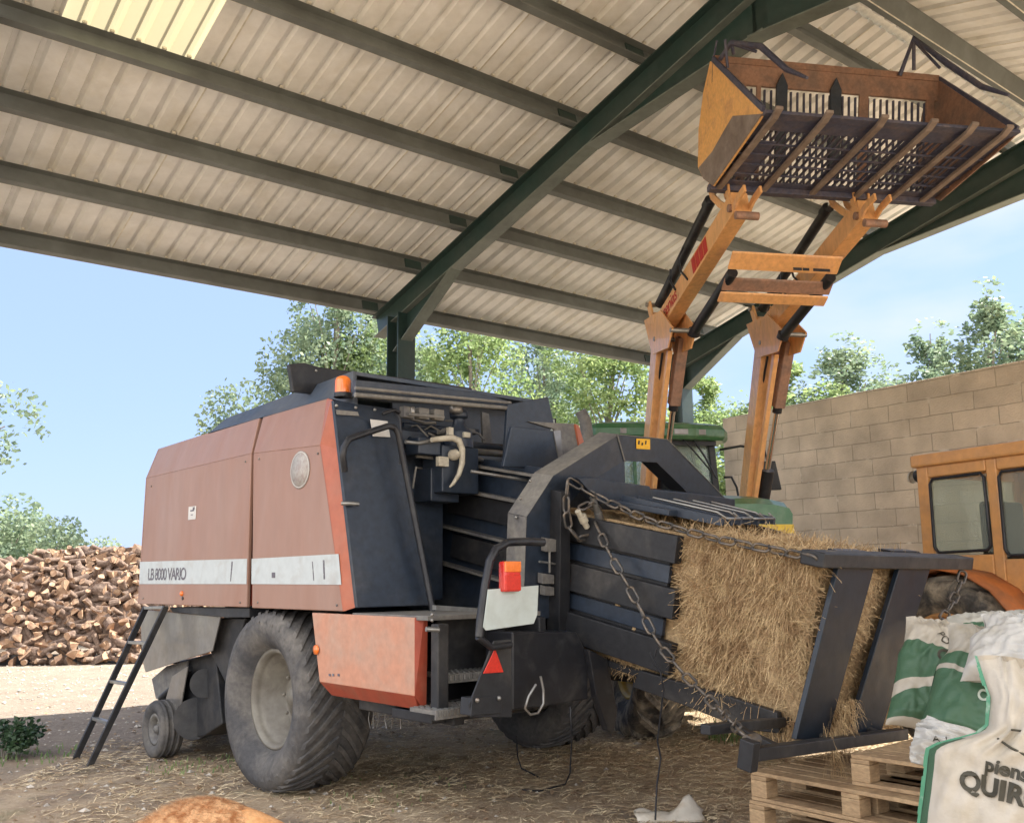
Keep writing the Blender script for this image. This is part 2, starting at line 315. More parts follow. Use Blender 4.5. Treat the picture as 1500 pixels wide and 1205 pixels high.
# ---------------------------------------------------------------- ground
def ground_mat():
    m = bpy.data.materials.new('yard_ground'); m.use_nodes = True; nt = m.node_tree; nd = nt.nodes; bs = nd['Principled BSDF']
    tc = nd.new('ShaderNodeTexCoord'); P = tc.outputs['Object']
    def nz(sc, det=6, rough=0.6, dist=0.0):
        n = nd.new('ShaderNodeTexNoise'); n.inputs['Scale'].default_value = sc; n.inputs['Detail'].default_value = det; n.inputs['Roughness'].default_value = rough; n.inputs['Distortion'].default_value = dist
        sink(nt, P, n.inputs['Vector']); return n.outputs['Fac']
    def mr(v, a0, a1, b0=0.0, b1=1.0):
        r = nd.new('ShaderNodeMapRange'); r.inputs['From Min'].default_value = a0; r.inputs['From Max'].default_value = a1; r.inputs['To Min'].default_value = b0; r.inputs['To Max'].default_value = b1
        sink(nt, v, r.inputs['Value']); return r.outputs['Result']
    def mix(f, A_, B_):
        x = nd.new('ShaderNodeMix'); x.data_type = 'RGBA'; sink(nt, f, x.inputs['Factor'])
        for s_, k in ((A_, 'A'), (B_, 'B')):
            if isinstance(s_, tuple): x.inputs[k].default_value = (*s_, 1)
            else: sink(nt, s_, x.inputs[k])
        return x.outputs['Result']
    # how far outside the shed: v coordinate plus ragged noise
    dp = nd.new('ShaderNodeVectorMath'); dp.operation = 'DOT_PRODUCT'; sink(nt, P, dp.inputs[0]); dp.inputs[1].default_value = tuple(VV)
    ad = nd.new('ShaderNodeMath'); ad.operation = 'MULTIPLY_ADD'; sink(nt, nz(0.8, 5), ad.inputs[0]); ad.inputs[1].default_value = 3.2; sink(nt, dp.outputs['Value'], ad.inputs[2])
    outm = mr(ad.outputs[0], 9.3, 11.0)
    dirt = mix(mr(nz(3.0, 8), 0.38, 0.62), (0.42, 0.31, 0.21), (0.56, 0.44, 0.30))
    dirt = mix(mr(nz(28, 4, 0.7), 0.52, 0.66), dirt, (0.60, 0.50, 0.36))
    dirt = mix(mr(nz(0.9, 4), 0.5, 0.68), dirt, (0.26, 0.21, 0.165))
    dirt = mix(mr(nz(1.6, 4), 0.58, 0.68, 0, 0.6), dirt, (0.24, 0.23, 0.13))
    grav = mix(mr(nz(2.0, 8), 0.35, 0.65), (0.215, 0.170, 0.130), (0.275, 0.225, 0.175))
    grav = mix(mr(nz(22, 5, 0.75), 0.5, 0.62), grav, (0.33, 0.28, 0.23))
    grav = mix(mr(nz(34, 3, 0.7), 0.56, 0.68), grav, (0.20, 0.175, 0.145))
    far = nd.new('ShaderNodeVectorMath'); far.operation = 'LENGTH'; sink(nt, P, far.inputs[0])
    grass = mix(mr(nz(0.5, 6), 0.35, 0.65), (0.12, 0.13, 0.05), (0.26, 0.22, 0.12))
    grav = mix(mr(far.outputs['Value'], 26, 34), grav, grass)
    c = mix(outm, dirt, grav)
    sink(nt, c, bs.inputs['Base Color']); bs.inputs['Roughness'].default_value = 0.95; bs.inputs['Specular IOR Level'].default_value = 0.15
    bp = nd.new('ShaderNodeBump'); bp.inputs['Strength'].default_value = 0.9; bp.inputs['Distance'].default_value = 0.03
    hh = nd.new('ShaderNodeMath'); hh.operation = 'ADD'; sink(nt, nz(26, 8, 0.75), hh.inputs[0]); sink(nt, nz(4, 4), hh.inputs[1])
    sink(nt, hh.outputs[0], bp.inputs['Height']); sink(nt, bp.outputs['Normal'], bs.inputs['Normal'])
    return m
m_ground = ground_mat()
def gh(x, y):                      # small humps in the yard
    d = max(0.0, 1 - ((x) ** 2 + (y - 12) ** 2) / 900.0)
    return d * (noise.noise(V3((x * 0.5, y * 0.5, 0))) * 0.035 + noise.noise(V3((x * 2.3, y * 2.3, 3))) * 0.012)
mb = MB(); nx = 150
def gc(i): t = (i / nx) * 2 - 1; return math.copysign(abs(t) ** 3.2, t)
vs = []; 
for j in range(nx + 1):
    for i in range(nx + 1):
        x = gc(i) * 700; y = 9 + gc(j) * 700; vs.append(V3((x, y, gh(x, y))))
mb.add(vs, [(j*(nx+1)+i, j*(nx+1)+i+1, (j+1)*(nx+1)+i+1, (j+1)*(nx+1)+i) for j in range(nx) for i in range(nx)], True)
tag(mb.build('ground', m_ground), kind='structure')

# loose stuff on the ground
def scatter_straw(name, n, region, mat, lmin, lmax, w_):
    mb = MB(); vs = []; fs = []
    for _ in range(n):
        p = region(); 
        l = random.uniform(lmin, lmax); an = random.uniform(0, math.pi * 2); d = V3((math.cos(an), math.sin(an), random.uniform(-0.05, 0.25)))
        sd_ = V3((-math.sin(an), math.cos(an), 0)) * w_ * random.uniform(0.6, 1.5)
        bend = V3((random.uniform(-1, 1), random.uniform(-1, 1), random.uniform(0, .6))) * l * 0.15
        b = V3((p[0], p[1], gh(p[0], p[1]) + 0.006))
        o = len(vs); q = [b - d*l/2, b + bend + Z*0.004, b + d*l/2]
        for k in q: vs += [k - sd_/2, k + sd_/2 + Z * 0.002]
        fs += [(o, o+1, o+3, o+2), (o+2, o+3, o+5, o+4)]
    mb.add(vs, fs); return mb.build(name, mat)
def reg_in():
    while True:
        x = random.uniform(-3.8, 4.5); y = random.uniform(4.2, 11.5)
        v = VV.dot(V3((x, y, 0)))
        if v < 10.3 and noise.noise(V3((x*0.7, y*0.7, 5))) + 0.55 * (x + 2) / 4 > random.uniform(-0.5, 0.7): return (x, y)
tag(scatter_straw('loose_straw', 34000, reg_in, m_strawg, 0.03, 0.17, 0.0042), kind='stuff')
m_stone = M('pale_gravel', (0.34, 0.31, 0.27), 0.9, col2=(0.5, 0.46, 0.40), lo=0.4, hi=0.6, sc=2.0, var=0.3, vsc=8)
mb = MB()
oct_ = [V3((1,0,0)),V3((0,1,0)),V3((-1,0,0)),V3((0,-1,0)),V3((0,0,1)),V3((0,0,-1))]; octf = [(0,1,4),(1,2,4),(2,3,4),(3,0,4),(1,0,5),(2,1,5),(3,2,5),(0,3,5)]
vs = []; fs = []
for _ in range(6500):
    x = random.uniform(-9, 6); y = random.uniform(5, 18)
    v = VV.dot(V3((x, y, 0)))
    if v < 8.0 + random.uniform(-4, 1.0): continue
    r = random.choice([0.006, 0.009, 0.012, 0.012, 0.022]) * random.uniform(.7, 1.4); o = len(vs)
    an = random.uniform(0, 3.14); ca, sa = math.cos(an), math.sin(an)
    for p in oct_:
        q = V3((p.x*r*1.4, p.y*r, p.z*r*0.7)) * random.uniform(.75, 1.2); vs.append(V3((x + q.x*ca - q.y*sa, y + q.x*sa + q.y*ca, gh(x, y) + q.z + r*0.2)))
    fs += [tuple(i + o for i in f) for f in octf]
mb.add(vs, fs); tag(mb.build('gravel', m_stone), kind='stuff')
# low weeds by the shadow line and under the tail
def weeds(name, spots, mat):
    vs = []; fs = []
    for (x, y, r, n, hh) in spots:
        for _ in range(n):
            an = random.uniform(0, 6.28); d = r * math.sqrt(random.random()); p = V3((x + d*math.cos(an), y + d*math.sin(an), 0))
            p.z = gh(p.x, p.y); a2 = random.uniform(0, 6.28); t = V3((math.cos(a2), math.sin(a2), 0)); h_ = hh * random.uniform(.4, 1.1)
            tip = p + t * h_ * random.uniform(0.2, 0.8) + Z * h_; mid = p + t * h_ * 0.15 + Z * h_ * 0.6; sd_ = V3((-t.y, t.x, 0)) * 0.006
            o = len(vs); vs += [p - sd_, p + sd_, mid - sd_, mid + sd_, tip]; fs += [(o, o+1, o+3, o+2), (o+2, o+3, o+4)]
    mb = MB(); mb.add(vs, fs); return mb.build(name, mat)
sp = []
for q, r, n, hh in [((1080, 1085), 0.25, 120, 0.12), ((1060, 1070), 0.12, 60, 0.14), ((300, 1120), 0.45, 90, 0.05), ((30, 1110), 0.5, 120, 0.06), ((560, 1160), 0.6, 50, 0.04)]:
    p = onz(q, 0); sp.append((p.x, p.y, r, n, hh))
tag(weeds('low_weeds', sp, m_leafB), kind='stuff')

# dry leaves, clods and twine bits
m_litter = M('dry_leaf_litter', (0.20, 0.13, 0.08), 0.85, col2=(0.42, 0.31, 0.19), lo=0.4, hi=0.6, sc=3, var=0.35, vsc=20)
vs = []; fs = []
for _ in range(2600):
    x, y = reg_in() if random.random() < .8 else (random.uniform(-6, 4), random.uniform(5, 13)); s_ = random.uniform(.012, .035); b = V3((x, y, gh(x, y) + .012)); an = random.uniform(0, 6.28)
    e1 = V3((math.cos(an), math.sin(an), random.uniform(-.3, .3)))*s_; e2 = V3((-math.sin(an), math.cos(an), random.uniform(-.3, .5)))*s_*.5; o = len(vs); vs += [b - e1, b + e2, b + e1, b - e2]; fs.append((o, o+1, o+2, o+3))
mb = MB(); mb.add(vs, fs); tag(mb.build('leaf_litter', m_litter), kind='stuff')
clods = []
for _ in range(420):
    x, y = (random.uniform(-5, 4.5), random.uniform(4.6, 12)); r = random.choice([.012, .018, .03]) * random.uniform(.7, 1.3); clods.append((x, y, r))
vs = []; fs = []
for x, y, r in clods:
    o = len(vs)
    for p in oct_: q = p*r*random.uniform(.7, 1.25); vs.append(V3((x + q.x, y + q.y, gh(x, y) + q.z*.6 + r*.2)))
    fs += [tuple(i + o for i in f) for f in octf]
mb = MB(); mb.add(vs, fs); tag(mb.build('earth_clods', m_litter), kind='stuff')

# ---------------------------------------------------------------- shed
PS, PD, PW = 0.0, 0.21, 0.07
UR = (0.96, 6.38, 11.8)       # frames
VE, VRG = 11.02, 4.57
shed = thing('shed', 'open steel farm shed with ivory corrugated roof sheets on dark green rafters and columns', 'shed', sh(6.42, 10.5, 0))
sn = V3(VV * SL + Z).normalized()    # roof normal, eave side (roof falls towards +v)
sd1 = V3(VV - Z * SL).normalized()   # downslope, eave side
sn2 = V3(-VV * SL + Z).normalized(); sd2 = V3(-VV - Z * SL).normalized()
RIB = 0.2185
def roof_side(name, vtop, vbot, normal, down, u0, u1, holes):
    # one sheet per roof slope, trapezoid ribs running down the slope
    th = PD + 0.004
    prof = []
    u = u0
    while u < u1:
        prof += [(u, 0), (u + 0.135, 0), (u + 0.155, 0.048), (u + 0.195, 0.048), (u + RIB - 0.0005, 0)]; u += RIB
    rows = []; mb = MB()
    def P(u_, v_, h_): return sh(u_, v_, zp(v_)) + normal * (th + h_)
    def strip(va, vb, ua, ub, mb):
        pr = [(x, h_) for (x, h_) in prof if ua - 1e-6 <= x <= ub + 1e-6]
        if len(pr) < 2: return
        vs = [P(x, va, h_) for x, h_ in pr] + [P(x, vb, h_) for x, h_ in pr] ; n = len(pr)
        mb.add(vs, [(i, i+1, n+i+1, n+i) for i in range(n-1)])
    vs_seg = sorted(set([vtop, vbot] + [x for h in holes for x in (h[2], h[3])]), reverse=(vtop > vbot))
    for k in range(len(vs_seg) - 1):
        va, vb = vs_seg[k], vs_seg[k+1]; segs = [(u0, u1)]
        for (ha, hb, hv0, hv1) in holes:
            if min(va, vb) >= min(hv0, hv1) - 1e-6 and max(va, vb) <= max(hv0, hv1) + 1e-6:
                segs = [(x0, x1) for s_ in segs for (x0, x1) in ((s_[0], min(s_[1], ha)), (max(s_[0], hb), s_[1])) if x1 - x0 > 0.01]
        for (x0, x1) in segs: strip(va, vb, x0, x1, mb)
    o = mb.build(name, m_roof, shed); md = o.modifiers.new('t', 'SOLIDIFY'); md.thickness = 0.0015; md.offset = 1
    return P, prof, strip
u0r = 0.70; u1r = 12.25
kk = lambda x: u0r + round((x - u0r) / RIB) * RIB
hole = (kk(1.55), kk(2.62), 7.93, 6.9)
P1, prof1, strip1 = roof_side('roof_sheet', VRG, VE, sn, sd1, u0r, u1r, [hole])
P2, prof2, strip2 = roof_side('roof_sheet', VRG, -1.7, sn2, sd2, u0r, u1r, [])
# translucent skylight sheet
m_sky = bpy.data.materials.new('translucent_sheet'); m_sky.use_nodes = True; nt = m_sky.node_tree
pb = nt.nodes['Principled BSDF']; pb.inputs['Base Color'].default_value = (0.62, 0.55, 0.34, 1); pb.inputs['Roughness'].default_value = 0.5
tl = nt.nodes.new('ShaderNodeBsdfTranslucent'); tl.inputs['Color'].default_value = (0.34, 0.30, 0.19, 1); ms = nt.nodes.new('ShaderNodeMixShader'); ms.inputs[0].default_value = 0.55
wv = nt.nodes.new('ShaderNodeTexNoise'); wv.inputs['Scale'].default_value = 5
nt.links.new(pb.outputs[0], ms.inputs[1]); nt.links.new(tl.outputs[0], ms.inputs[2]); nt.links.new(ms.outputs[0], nt.nodes['Material Output'].inputs['Surface'])
mb = MB(); strip1(hole[2] + 0.03, hole[3] - 0.03, hole[0], hole[1], mb); mb.build('skylight_sheet', m_sky, shed)
for k in range(1, 11):                 # side laps of the sheets
    for (va, vb, nn2, P_f) in ((VRG, VE, sn, P1), (VRG, -1.7, sn2, P2)):
        uu = u0r + k*5*RIB + .004; mb = MB(); p0, p1 = P_f(uu, va, -.0035), P_f(uu, vb, -.0035); mb.box((p0+p1)/2, (p1-p0)/2, U*.007, nn2*.0012)
        if not (1.4 < uu < 2.8 and nn2 is sn): mb.build('sheet_lap', m_purlinlip if k % 3 else m_roof, shed)
# purlins
def purlin(v, normal, down, u0, u1):
    mb = MB(); b = sh(0, v, zp(v))
    cu = (u0 + u1) / 2; hu = (u1 - u0) / 2
    # C section: web, bottom flange, top flange, lips
    mb.box(b + U*cu + normal*PD/2, U*hu, down*0.0015, normal*PD/2)
    mb.box(b + U*cu + normal*0.0015 - down*PW/2, U*hu, down*PW/2, normal*0.0015)
    mb.box(b + U*cu + normal*(PD-0.0015) - down*PW/2, U*hu, down*PW/2, normal*0.0015)
    mb.box(b + U*cu + normal*0.011 - down*PW, U*hu, down*0.0015, normal*0.011)
    o = mb.build('purlin', m_purlin, shed)
    m2 = MB(); m2.box(b + U*cu + normal*0.006 + down*0.0035, U*hu, down*0.002, normal*0.006); m2.build('purlin_lip', m_purlinlip, o)
    m3 = MB()                       # added pale boxes imitating bright light spots where ribs cross the purlin
    u = u0r
    while u < u1:
        if u > u0: m3.box(b + U*(u + 0.176) + normal*(PD + 0.012) - down*(PW + 0.004), U*0.018, down*0.012, normal*0.011)
        u += RIB
    m3.build('rib_light_spot', m_purlinlip, o)['kind'] = 'stuff'
    return o
PV = [10.93, 9.86, 8.87, 7.88, 6.89, 5.9, 4.95]
for v in PV: purlin(v, sn, sd1, u0r + 0.05, u1r - 0.05)
for v in [4.19, 3.24, 2.25, 1.26, 0.27, -0.72, -1.6]: purlin(v, sn2, sd2, u0r + 0.05, u1r - 0.05)
# ridge capping flashing under the ridge
mb = MB(); rz_ = sh(0, VRG, zp(VRG)); cu = (u0r + u1r) / 2; hu = (u1r - u0r) / 2
mb.box(rz_ + U*cu + Z*(PD + 0.085) + VV*0.12 - Z*0.033, U*hu, sd1*0.13, sn*0.001); mb.box(rz_ + U*cu + Z*(PD + 0.085) - VV*0.12 - Z*0.033, U*hu, sd2*0.13, sn2*0.001)
mb.build('ridge_cap', m_purlinlip, shed)
# frames
VC1 = onpl((591, 520), sh(6.42, 0, 0), U).dot(VV)
VC2 = onpl((997, 570), sh(11.8, 0, 0), U).dot(VV)
def frame(u, vcol, vcol2, ve=11.0):
    D, Wf, tf = 0.30, 0.17, 0.012
    for sgn in (1, -1):
        n_ = sn if sgn == 1 else sn2; d_ = sd1 if sgn == 1 else sd2
        v1 = ve if sgn == 1 else 2*VRG - ve
        top0 = sh(u, VRG, zp(VRG)); top1 = sh(u, v1, zp(v1))
        mid = (top0 + top1) / 2; hl = (top1 - top0).length / 2
        mb = MB()
        mb.box(mid - n_*(D/2), d_*hl, U*0.005, n_*(D/2 - tf))
        mb.box(mid - n_*(tf/2), d_*hl, U*Wf/2, n_*tf/2)
        r_ = mb.build('rafter', m_dkgreen, shed)
        fl = MB(); fl.box(mid - n_*(D - tf/2), d_*hl, U*Wf/2, n_*tf/2); fl.build('bottom_flange', m_flange, r_)
        # haunches
        for (va, vb, da, db) in ((VRG, VRG + 2.2*1, 0.38, 0.0), ((vcol if sgn == 1 else vcol2) + 0.14, (vcol if sgn == 1 else vcol2) - 1.15, 0.42, 0.0)):
            if sgn == -1 and va == VRG: vb = VRG - 2.2
            if sgn == -1 and va != VRG: va = vcol2 - 0.14; vb = vcol2 + 1.15
            p0 = sh(u, va, zp(va)) - n_*D; p1 = sh(u, vb, zp(vb)) - n_*D
            hm = MB(); hm.prism([p0, p1, p0 - Z*da], U*0.01)
            ho = hm.build('haunch', m_dkgreen, r_)
            e = (p1 - (p0 - Z*da)); fm = MB(); fm.box((p1 + p0 - Z*da)/2, e*0.5, U*Wf/2, e.cross(U).normalized()*0.006); fm.build('haunch_flange', m_flange, r_)
        # cleats
        for v in (PV if sgn == 1 else [4.19, 3.24, 2.25, 1.26, 0.27, -0.72, -1.6]):
            cm = MB(); b = sh(u, v, zp(v)); cm.box(b + n_*0.095 + U*-0.13, U*0.12, d_*0.014, n_*0.095); cm.box(b + n_*0.02 + U*-0.16 - d_*0.03, U*0.09, d_*0.03, n_*0.004); cm.build('purlin_cleat', m_dkgreen, r_)
    for vc in (vcol, vcol2):
        zt = zp(vc) - D * 0.9
        cmb = MB(); hw = 0.13
        cmb.box(sh(u, vc, zt/2), VV*hw, U*0.006, Z*zt/2)
        for s_ in (-1, 1): cmb.box(sh(u, vc + s_*hw, zt/2), VV*0.008, U*0.13, Z*zt/2)
        co = cmb.build('column', m_dkgreen, shed)
        fb = MB(); fb.box(sh(u, vc, 0.03), VV*0.28, U*0.28, Z*0.05); fb.build('footing', m_conc, co)
for u in UR: frame(u, VC1 if u < 11 else VC2, 2*VRG - VC1)

# ---------------------------------------------------------------- block wall
def wall_mat():
    m = bpy.data.materials.new('concrete_block'); m.use_nodes = True; nt = m.node_tree; nd = nt.nodes; bs = nd['Principled BSDF']
    tc = nd.new('ShaderNodeTexCoord'); mp = nd.new('ShaderNodeMapping'); mp.inputs['Rotation'].default_value = (R_(-90), 0, 0)
    sink(nt, tc.outputs['Object'], mp.inputs['Vector'])
    nn = nd.new('ShaderNodeTexNoise'); nn.inputs['Scale'].default_value = 3.0; nn.inputs['Detail'].default_value = 6
    nv = nd.new('ShaderNodeVectorMath'); nv.operation = 'MULTIPLY_ADD'; sink(nt, nn.outputs['Color'], nv.inputs[0]); nv.inputs[1].default_value = (0.03, 0.03, 0.0); sink(nt, mp.outputs[0], nv.inputs[2])
    sink(nt, tc.outputs['Object'], nn.inputs['Vector'])
    br = nd.new('ShaderNodeTexBrick'); br.inputs['Scale'].default_value = 1.0; br.inputs['Brick Width'].default_value = 0.62; br.inputs['Row Height'].default_value = 0.238
    br.inputs['Mortar Size'].default_value = 0.007; br.inputs['Mortar Smooth'].default_value = 0.4; br.inputs['Bias'].default_value = 0.0
    br.inputs['Color1'].default_value = (0.59, 0.50, 0.40, 1); br.inputs['Color2'].default_value = (0.51, 0.435, 0.35, 1); br.inputs['Mortar'].default_value = (0.37, 0.32, 0.255, 1)
    sink(nt, nv.outputs[0], br.inputs['Vector'])
    n2 = nd.new('ShaderNodeTexNoise'); n2.inputs['Scale'].default_value = 2.2; n2.inputs['Detail'].default_value = 9; sink(nt, tc.outputs['Object'], n2.inputs['Vector'])
    r2 = nd.new('ShaderNodeMapRange'); r2.inputs['From Min'].default_value = 0.3; r2.inputs['From Max'].default_value = 0.7; r2.inputs['To Min'].default_value = 0.78; r2.inputs['To Max'].default_value = 1.2; sink(nt, n2.outputs['Fac'], r2.inputs['Value'])
    sc_ = nd.new('ShaderNodeVectorMath'); sc_.operation = 'SCALE'; sink(nt, br.outputs['Color'], sc_.inputs[0]); sink(nt, r2.outputs['Result'], sc_.inputs['Scale'])
    # pale mortar smears along the joints
    n3 = nd.new('ShaderNodeTexNoise'); n3.inputs['Scale'].default_value = 5.0; n3.inputs['Detail'].default_value = 6; sink(nt, tc.outputs['Object'], n3.inputs['Vector'])
    r3 = nd.new('ShaderNodeMapRange'); r3.inputs['From Min'].default_value = 0.56; r3.inputs['From Max'].default_value = 0.68; sink(nt, n3.outputs['Fac'], r3.inputs['Value'])
    b2 = nd.new('ShaderNodeTexBrick'); b2.inputs['Scale'].default_value = 1.0; b2.inputs['Brick Width'].default_value = 0.62; b2.inputs['Row Height'].default_value = 0.238; b2.inputs['Mortar Size'].default_value = 0.03; b2.inputs['Mortar Smooth'].default_value = 1.0
    sink(nt, nv.outputs[0], b2.inputs['Vector'])
    mu = nd.new('ShaderNodeMath'); mu.operation = 'MULTIPLY'; sink(nt, r3.outputs['Result'], mu.inputs[0]); sink(nt, b2.outputs['Fac'], mu.inputs[1])
    mx = nd.new('ShaderNodeMix'); mx.data_type = 'RGBA'; sink(nt, mu.outputs[0], mx.inputs['Factor']); sink(nt, sc_.outputs[0], mx.inputs['A']); mx.inputs['B'].default_value = (0.68, 0.61, 0.52, 1)
    sink(nt, mx.outputs['Result'], bs.inputs['Base Color']); bs.inputs['Roughness'].default_value = 0.92; bs.inputs['Specular IOR Level'].default_value = 0.2
    bp = nd.new('ShaderNodeBump'); bp.inputs['Strength'].default_value = 0.6; bp.inputs['Distance'].default_value = 0.015
    iv = nd.new('ShaderNodeMath'); iv.operation = 'MULTIPLY_ADD'; sink(nt, br.outputs['Fac'], iv.inputs[0]); iv.inputs[1].default_value = -1.0
    n4 = nd.new('ShaderNodeTexNoise'); n4.inputs['Scale'].default_value = 40; n4.inputs['Detail'].default_value = 6; sink(nt, tc.outputs['Object'], n4.inputs['Vector']); sink(nt, n4.outputs['Fac'], iv.inputs[2])
    sink(nt, iv.outputs[0], bp.inputs['Height']); sink(nt, bp.outputs['Normal'], bs.inputs['Normal'])
    return m
dW = ray(-220, 846); dW.z = 0; dW.normalize(); nW = V3((dW.y, -dW.x, 0))
dr = ray(1256, 620); dr.z = 0; W0 = EYE + dr.normalized() * 14.4
wa = onpl((1058, 613), W0, nW); wb = onpl((1256, 574), W0, nW); wc = onpl((1500, 527), W0, nW)
slope = (wc.z - wa.z) / (wc - wa).to_2d().length if True else 0
LW = (wc - wa).to_2d().length + 3.0
ang = math.atan2(-dW.y, -dW.x)
mb = MB(); n_ = 14
vs = [V3((0, 0, -0.2)), V3((LW, 0, -0.2)), V3((LW, 0, wa.z + slope*LW)), V3((0, 0, wa.z))]
mb.prism(vs, V3((0, 0.2, 0)))
wo = mb.build('block_wall', wall_mat(), bevel=0.01); wo.location = (wa.x, wa.y, 0); wo.rotation_euler[2] = ang
tag(wo, 'tall beige concrete block wall standing behind the orange tractor', 'wall')

# ---------------------------------------------------------------- trees and bushes
def crown(mb, blobs, n, leaf, rnd):
    vs = []; fs = []
    tot = sum(b[1] ** 2 for b in blobs)
    for (c, r, sq) in blobs:
        k = int(n * r * r / tot)
        for _ in range(k):
            while True:
                p = V3((rnd.uniform(-1, 1), rnd.uniform(-1, 1), rnd.uniform(-1, 1)))
                if 0.12 < p.length < 1: break
            if p.length < 0.6 and rnd.random() < 0.5: p = p.normalized() * rnd.uniform(0.6, 1.0)
            q = c + V3((p.x*r, p.y*r, p.z*r*sq))
            if noise.noise(q * 1.3) < -0.12 + rnd.uniform(-0.1, 0.1): continue
            s = leaf * rnd.uniform(0.6, 1.4)
            a1 = V3((rnd.gauss(0,1), rnd.gauss(0,1), rnd.gauss(0,0.6))).normalized(); a2 = a1.orthogonal().normalized(); a2 = (Matrix.Rotation(rnd.uniform(0, 6.28), 3, a1) @ a2)
            o = len(vs); vs += [q, q + a1*s*0.5 + a2*s*0.32, q + a1*s, q + a1*s*0.5 - a2*s*0.32]; fs.append((o, o+1, o+2, o+3))
    mb.add(vs, fs)
def make_tree(name, cat, h, cr, leafm, seed, n=9000, leaf=0.16, trunk_r=0.16, start=0.28, slim=0.55, nb=26):
    rnd = random.Random(seed)
    root = thing(name, 'x', cat, (0, 0, 0))
    tk = MB(); path = []; 
    lean = V3((rnd.uniform(-.06, .06), rnd.uniform(-.06, .06), 0))
    for i in range(8):
        t = i/7; path.append(V3((noise.noise(V3((seed, t*3, 0)))*0.35, noise.noise(V3((seed, t*3, 9)))*0.35, 0))*t + lean*h*t + Z*h*0.9*t)
    tk.tube(path, [trunk_r*(1-0.85*i/7) for i in range(8)], 8)
    blobs = []
    for k in range(nb):
        t = start + (1-start) * (k + rnd.random()) / nb; i = min(6, int(t/ (1) * 7)); base = path[min(7, int(t*7*0.9))]
        an = rnd.uniform(0, 6.28); prof = math.sin(min(1, (t - start)/(1-start)*0.9 + 0.22) * math.pi) ** 0.7
        rad = cr * prof * rnd.uniform(0.35, 1.0)
        c = V3((base.x + math.cos(an)*rad, base.y + math.sin(an)*rad, h*t*rnd.uniform(.95, 1.0)))
        r = cr * rnd.uniform(0.22, 0.42) * (1.0 if t < .85 else 0.7); blobs.append((c, r, rnd.uniform(0.8, 1.3)))
        s0 = base*0.75 + V3((0,0,0)); s0 = V3((base.x*0.8, base.y*0.8, c.z*0.72)); mid = (s0 + c)/2 + V3((0, 0, rnd.uniform(-.2, .3)))
        tk.tube([s0, mid, c], [trunk_r*0.32*(1-t*0.6), trunk_r*0.18*(1-t*0.5), 0.012], 5)
    tk.build('trunk', m_trunk, root)
    cm = MB(); crown(cm, blobs, n, leaf, rnd); cm.build('crown', leafm, root)
    return root
protos = [make_tree('leafy_tree', 'tree', 10.0, 2.7, m_leafA, 3, 26000, 0.13, 0.15, nb=34),
          make_tree('leafy_tree', 'tree', 10.0, 2.3, m_leafB, 11, 26000, 0.125, 0.17, start=0.22, nb=36),
          make_tree('leafy_tree', 'tree', 9.0, 2.0, m_leafA, 23, 19000, 0.13, 0.12, start=0.3, nb=30)]
TG = 'trees standing beyond the yard'
TR = [ # px, distance, height, proto, width scale, label
 (478, 26, 11.2, 0, 0.96, 'blue-green tree rising over the left half of the baler roof'),
 (535, 27, 10.6, 1, 1.0, 'yellow-green tree directly left of the near shed column'),
 (690, 26, 10.4, 1, 0.95, 'bright tree with a forked leaning trunk just right of the near shed column'),
 (790, 31, 11.0, 0, 1.0, 'dense tree seen between the near column and the loader, behind the baler rear'),
 (895, 28, 10.6, 1, 1.1, 'bright leafy tree directly left of the left loader arm'),
 (1035, 30, 8.6, 1, 0.95, 'yellow-green tree between the far shed column and the right loader arm'),
 (1165, 30, 9.0, 1, 1.25, 'tree whose crown stands just right of the right loader arm, above the wall'),
 (1250, 30, 9.3, 0, 1.2, 'bright round-topped tree above the middle of the block wall'),
 (1345, 34, 10.6, 2, 1.35, 'thin blue-green tree with gaps of sky, second from the right above the wall'),
 (1440, 32, 11.0, 2, 1.4, 'tallest dark tree above the right part of the block wall'),
 (1525, 33, 10.2, 0, 1.2, 'tree cut off by the right edge of the photo above the wall'),
 (1100, 40, 9.0, 0, 1.2, 'paler tree farther back, partly hidden by the right loader arm'),
 (610, 38, 11.5, 0, 1.2, 'farthest tree, partly hidden behind the near shed column'),
]
kids(None)
used = set()
for (px, D, h, k, ws, lab) in TR:
    d = ray(px, 700); d.z = 0; p = d.normalized() * D
    src = protos[k]
    if k in used: t = copy_tree(src)
    else: used.add(k); t = src
    t.location = (p.x, p.y, 0); t.rotation_euler[2] = random.uniform(0, 6.28)
    bh = 9.0 if k == 2 else 10.0
    t.scale = (ws, ws, (h * (0.90 if px > 1000 else 0.95)) / bh)
    tag(t, lab, 'tree', TG)
# overhanging branch tree at far left
t = make_tree('leafy_tree', 'tree', 5.3, 1.8, m_leafA, 41, 9000, 0.10, 0.13, start=0.62)
d = ray(-160, 650); d.z = 0; p = d.normalized()*17.0; t.location = (p.x, p.y, 0); tag(t, 'tree at the left edge whose leafy branch tip reaches into the sky', 'tree', TG)
def bush(name, h, r, leafm, seed, n, leaf, cat='bush'):
    rnd = random.Random(seed); root = thing(name, 'x', cat, (0, 0, 0)); st = MB(); blobs = []
    for k in range(14):
        an = rnd.uniform(0, 6.28); d = r*rnd.random()**.5; c = V3((math.cos(an)*d*0.8, math.sin(an)*d*0.8, h*rnd.uniform(0.3, 0.86)))
        blobs.append((c, r*rnd.uniform(.25, .45), 0.9)); st.tube([V3((c.x*.15, c.y*.15, 0)), V3((c.x*.5, c.y*.5, c.z*.6)), c], [0.03*h/2, 0.02*h/2, 0.006], 5)
    st.build('stem', m_trunk, root); cm = MB(); crown(cm, blobs, n, leaf, rnd); cm.build('foliage', leafm, root); return root
BP = bush('roadside_bush', 4.6, 2.4, m_leafA, 5, 9000, 0.16)
kids(None)
